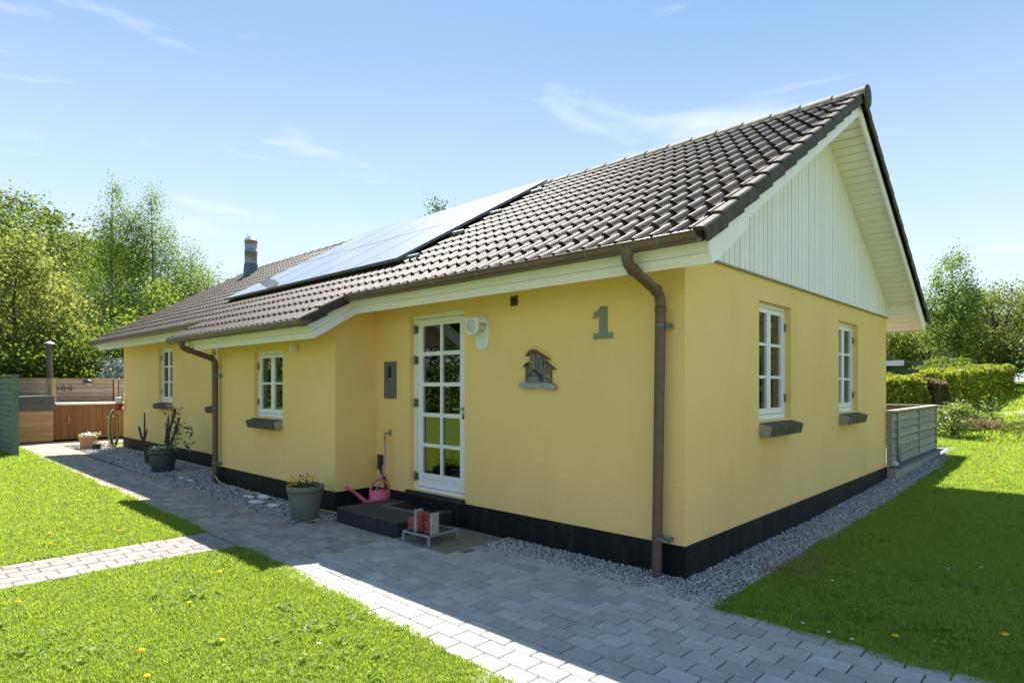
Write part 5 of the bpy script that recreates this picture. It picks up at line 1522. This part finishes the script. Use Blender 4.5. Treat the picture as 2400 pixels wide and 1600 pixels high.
for x, y, lab in ((-3, 67, 'far dark tree behind the middle of the back garden'), (2.5, 66, 'far dark tree behind the right end of the back garden'), (-9, 68, 'far dark tree just beyond the house corner')):
    tree('garden_tree', lab, x, y, 8.0, 4.6, 'leaf_dark', 5000, .28, .0, tr=.16, nclump=70, spread=.2, group=G2, stems=3)
tree('round_bush', 'clipped round green bush behind the hedge', -3.95, 41.0, 2.2, 1.55, 'leaf_hazel', 4500, .12, .0, tr=.06, nclump=120, spread=.12, hollow=.8, cat='bush')

def hedge(name, label, x0, x1, y0, y1, h, m, n, leaf, parts=None):
    t = thing(name, label, 'hedge', ((x0 + x1) / 2, (y0 + y1) / 2, 0))
    # leaves on a lumpy skin around the block and some inside
    Lx, Ly = x1 - x0, y1 - y0
    P = RNG.uniform((x0, y0, 0), (x1, y1, 1), size=(n, 3))
    side = RNG.choice(5, n, p=np.array([Ly * h, Ly * h, Lx * h, Lx * h, Lx * Ly]) / (2 * Ly * h + 2 * Lx * h + Lx * Ly))
    P[:, 2] *= h
    e = np.abs(RNG.normal(0, .10, n)) - .05
    P[:, 0] = np.where(side == 0, x0 + e, np.where(side == 1, x1 - e, P[:, 0])); P[:, 1] = np.where(side == 2, y0 + e, np.where(side == 3, y1 - e, P[:, 1])); P[:, 2] = np.where(side == 4, h - e, P[:, 2])
    lump = (vnoise(P[:, :2] + P[:, 2:] * .7, .55, 21) - .5)
    P[:, 0] += lump * .30; P[:, 2] += (vnoise(P[:, :2], .8, 22) - .5) * .28 * (P[:, 2] / h) ** 2 + hgt(P[:, 0], P[:, 1])
    P[:, 0] -= (x0 + x1) / 2; P[:, 1] -= (y0 + y1) / 2
    V_, F_ = leaves(P, leaf, .2, .75, .4)
    fast('foliage', V_, F_, m, t)
    b = MB(); zz = (H(x0, y0), H(x0, y1)); mx_, my_ = (x0 + x1) / 2, (y0 + y1) / 2
    for k in range(int(max(Lx, Ly) / .45)):
        f = (k + .5) / int(max(Lx, Ly) / .45); xx, yy_ = (mx_, y0 + Ly * f) if Ly > Lx else (x0 + Lx * f, my_)
        b.tube([(xx - mx_, yy_ - my_, H(xx, yy_) - .05), (xx - mx_ + random.uniform(-.1, .1), yy_ - my_, H(xx, yy_) + h * .8)], [.025, .01], 5, cap=False)
    b.build('stems', 'bark', t)
    return t
hedge('hedge', 'long clipped yellow green hedge running back beside the lawn', -2.0, -.85, 21.0, 41.0, 1.50, 'leaf_hedge', 30000, .13)
hedge('hedge', 'bright leafy hedge right behind the terrace fence', -6.5, -1.45, 17.6, 19.2, 1.42, 'leaf_hedge', 14000, .13)
hedge('hedge', 'brown leaved copper section of hedge between the green hedges', -1.70, -1.10, 19.4, 20.9, 1.25, 'leaf_copper', 9000, .10)

def shrub(name, label, x, y, h, r, m, n, leaf, cat='shrub', aspect=.5, up=.3, stemsn=9):
    t = thing(name, label, cat, (x, y, H(x, y)))
    P, C = crown_points(n, h * .55, r, r, h * .48, 40, None, .22, .35)
    P = P[P[:, 2] > .0]; V_, F_ = leaves(P, leaf, up, aspect, .4); fast('foliage', V_, F_, m, t)
    b = MB()
    for i in range(stemsn): c = Vector(C[i]); b.tube([(random.uniform(-.05, .05), random.uniform(-.05, .05), -.02), (c.x * .5, c.y * .5, c.z * .55), tuple(c)], [.014, .01, .005], 5, cap=False)
    b.build('stems', 'twig', t)
    return t
shrub('laurel_shrub', 'glossy yellow green laurel shrub beside the end of the terrace fence', -.10, 14.2, .85, .50, 'leaf_shrub', 900, .11, aspect=.45)
shrub('grass_clump', 'brown dry ornamental grass clump in the border', .22, 15.8, .42, .55, 'leaf_dry', 1500, .13, 'plant', .12, 0)
shrub('grass_clump', 'low grey green plant cushion in the border right of the sapling', .95, 16.0, .28, .8, 'leaf_olive', 1800, .09, 'plant', .3, 0)
shrub('grass_clump', 'low straw coloured plant tuft between laurel shrub and dry grass', -.05, 15.3, .30, .40, 'leaf_olive', 900, .10, 'plant', .15, 0)
shrub('dwarf_conifer', 'small round dark conifer in the border', -.10, 17.4, .45, .22, 'leaf_dark', 1100, .06)
shrub('flowering_shrub', 'shrub with pale leaves at the right picture edge of the border', 1.62, 15.0, .75, .32, 'leaf_shrub', 500, .09)
shrub('low_plant', 'low leafy ground plant near the foot of the long hedge', -.15, 19.2, .30, .55, 'leaf_hazel', 900, .12, 'plant', .6)
t = thing('sapling', 'thin young sapling with a tuft of leaves at the top in the border', 'tree', (.50, 16.6, H(.5, 16.6)))
b = MB(); b.tube([(0, 0, 0), (-.02, 0, .35), (-.06, 0, .62), (-.08, 0, .95)], [.014, .012, .009, .004], 6); b.build('stem', 'twig', t)
P_ = RNG.normal(size=(70, 3)) * np.array((.13, .13, .14)) + np.array((-.06, 0, .72)); V_, F_ = leaves(P_, .09, .3, .5); fast('foliage', V_, F_, 'leaf_shrub', t)
t = thing('sapling', 'bare thin curved sapling at the right picture edge', 'tree', (1.35, 18.0, H(1.35, 18)))
b = MB(); b.tube([(0, 0, 0), (-.03, 0, .5), (-.12, 0, .9), (-.16, 0, 1.3)], [.012, .01, .007, .004], 6); b.tube([(-.10, 0, .85), (.05, 0, 1.1), (.2, 0, 1.2)], [.007, .005, .003], 5); b.build('stem', 'twig', t)
# sand mound
xs_ = np.linspace(-1, 1, 25); XX, YY = np.meshgrid(xs_, xs_)
hh_ = np.clip(1 - XX ** 2 - YY ** 2, 0, 1) ** 1.2 * (.30 + .10 * np.sin(XX * 4) + .05 * np.sin(YY * 7 + XX * 3)) - .06
V = np.stack([XX * 1.9 + 1.2, YY * 1.1 + 22.5, hh_ + H(0, 22.5) + YY * .036 ], -1).reshape(-1, 3)
I = (np.arange(24)[:, None] * 25 + np.arange(24)[None, :]).ravel()
o = fast('sand_mound', V, np.stack([I, I + 1, I + 26, I + 25], 1), 'mound', None, None, True); tag(o, 'low grey mound of sand on the lawn behind the border', 'mound')

# neighbours far right
t = thing('garden_shed', 'low neighbouring building with white eaves seen past the house corner', 'building', (-7.5, 30.5, H(-7.5, 30.5)))
b = MB(); b.box(-3, 2.7, 0, 4, 0, 1.75); b.build('wall', 'darkfence', t)
b = MB(); b.prism([(-3.3, 1.85), (3.35, 1.85), (3.35, 1.98), (0, 2.6), (-3.3, 2.3)], -.5, 4.5, 'y'); b.build('roof', 'roofdark', t)
b = MB(); b.box(-3.31, 3.36, -.56, -.505, 1.72, 1.97); b.build('fascia', 'white', t)
t = thing('low_outbuilding', 'dark low building with sloping mossy roof behind the hedge', 'building', (-5.4, 38.5, H(-5.4, 38.5)))
b = MB(); b.box(-4, 2.1, 0, 3, 0, 1.1); b.build('wall', 'darkfence', t)
b = MB(); b.prism([(-4.3, 1.7), (2.4, 1.02), (2.4, 1.16), (-4.3, 1.95)], -.4, 3.4, 'y'); b.build('roof', 'roofdark', t)
b = MB(); b.tube([(1.3, 1, 1.1), (1.3, 1, 1.75)], .07, 8); b.build('vent_pipe', 'steel', t)
t = thing('dark_fence', 'dark grey far fence behind the bright hedge', 'fence', (-6.0, 27.5, H(-6, 27.5)))
for k in range(30): b = MB(); b.box(-3.8 + k * .28, -3.8 + k * .28 + .27, 0, .03, 0, 1.22); b.build('board', 'darkfence', t)

# ------------------------------------------------------------------ behind the camera: what the panes reflect
hedge('hedge', 'tall hedge across the garden, seen only as a reflection in the door panes', -50.0, -6.0, -18.6, -17.4, 2.6, 'leaf_dark', 16000, .22)
for x, y, h_, m_, lab in ((-16, -20, 6.5, 'leaf_beech', 'tree reflected at the right of the door panes'), (-22, -20.5, 7.5, 'leaf_dark', 'dark tree reflected in the middle of the door panes'), (-28, -20, 7.0, 'leaf_beech', 'tree reflected at the left of the door panes'),
                         (-36, -21, 8.0, 'leaf_dark', 'dark tree reflected in the right half of the eave side window'), (-44, -20, 8.5, 'leaf_beech', 'tree reflected in the left half of the eave side window'),
                         (8.5, 22, 5.0, 'leaf_hazel', 'tree reflected in the near gable window'), (13, 34, 8.0, 'leaf_beech', 'tall tree reflected in both gable windows'), (6.5, 17, 2.6, 'leaf_dark', 'dark bush reflected low in the gable windows')):
    tree('garden_tree', lab, x, y, h_, min(3.6, h_ * .5), m_, 4500, .26, .04, tr=.16, nclump=60, spread=.2, stems=2)
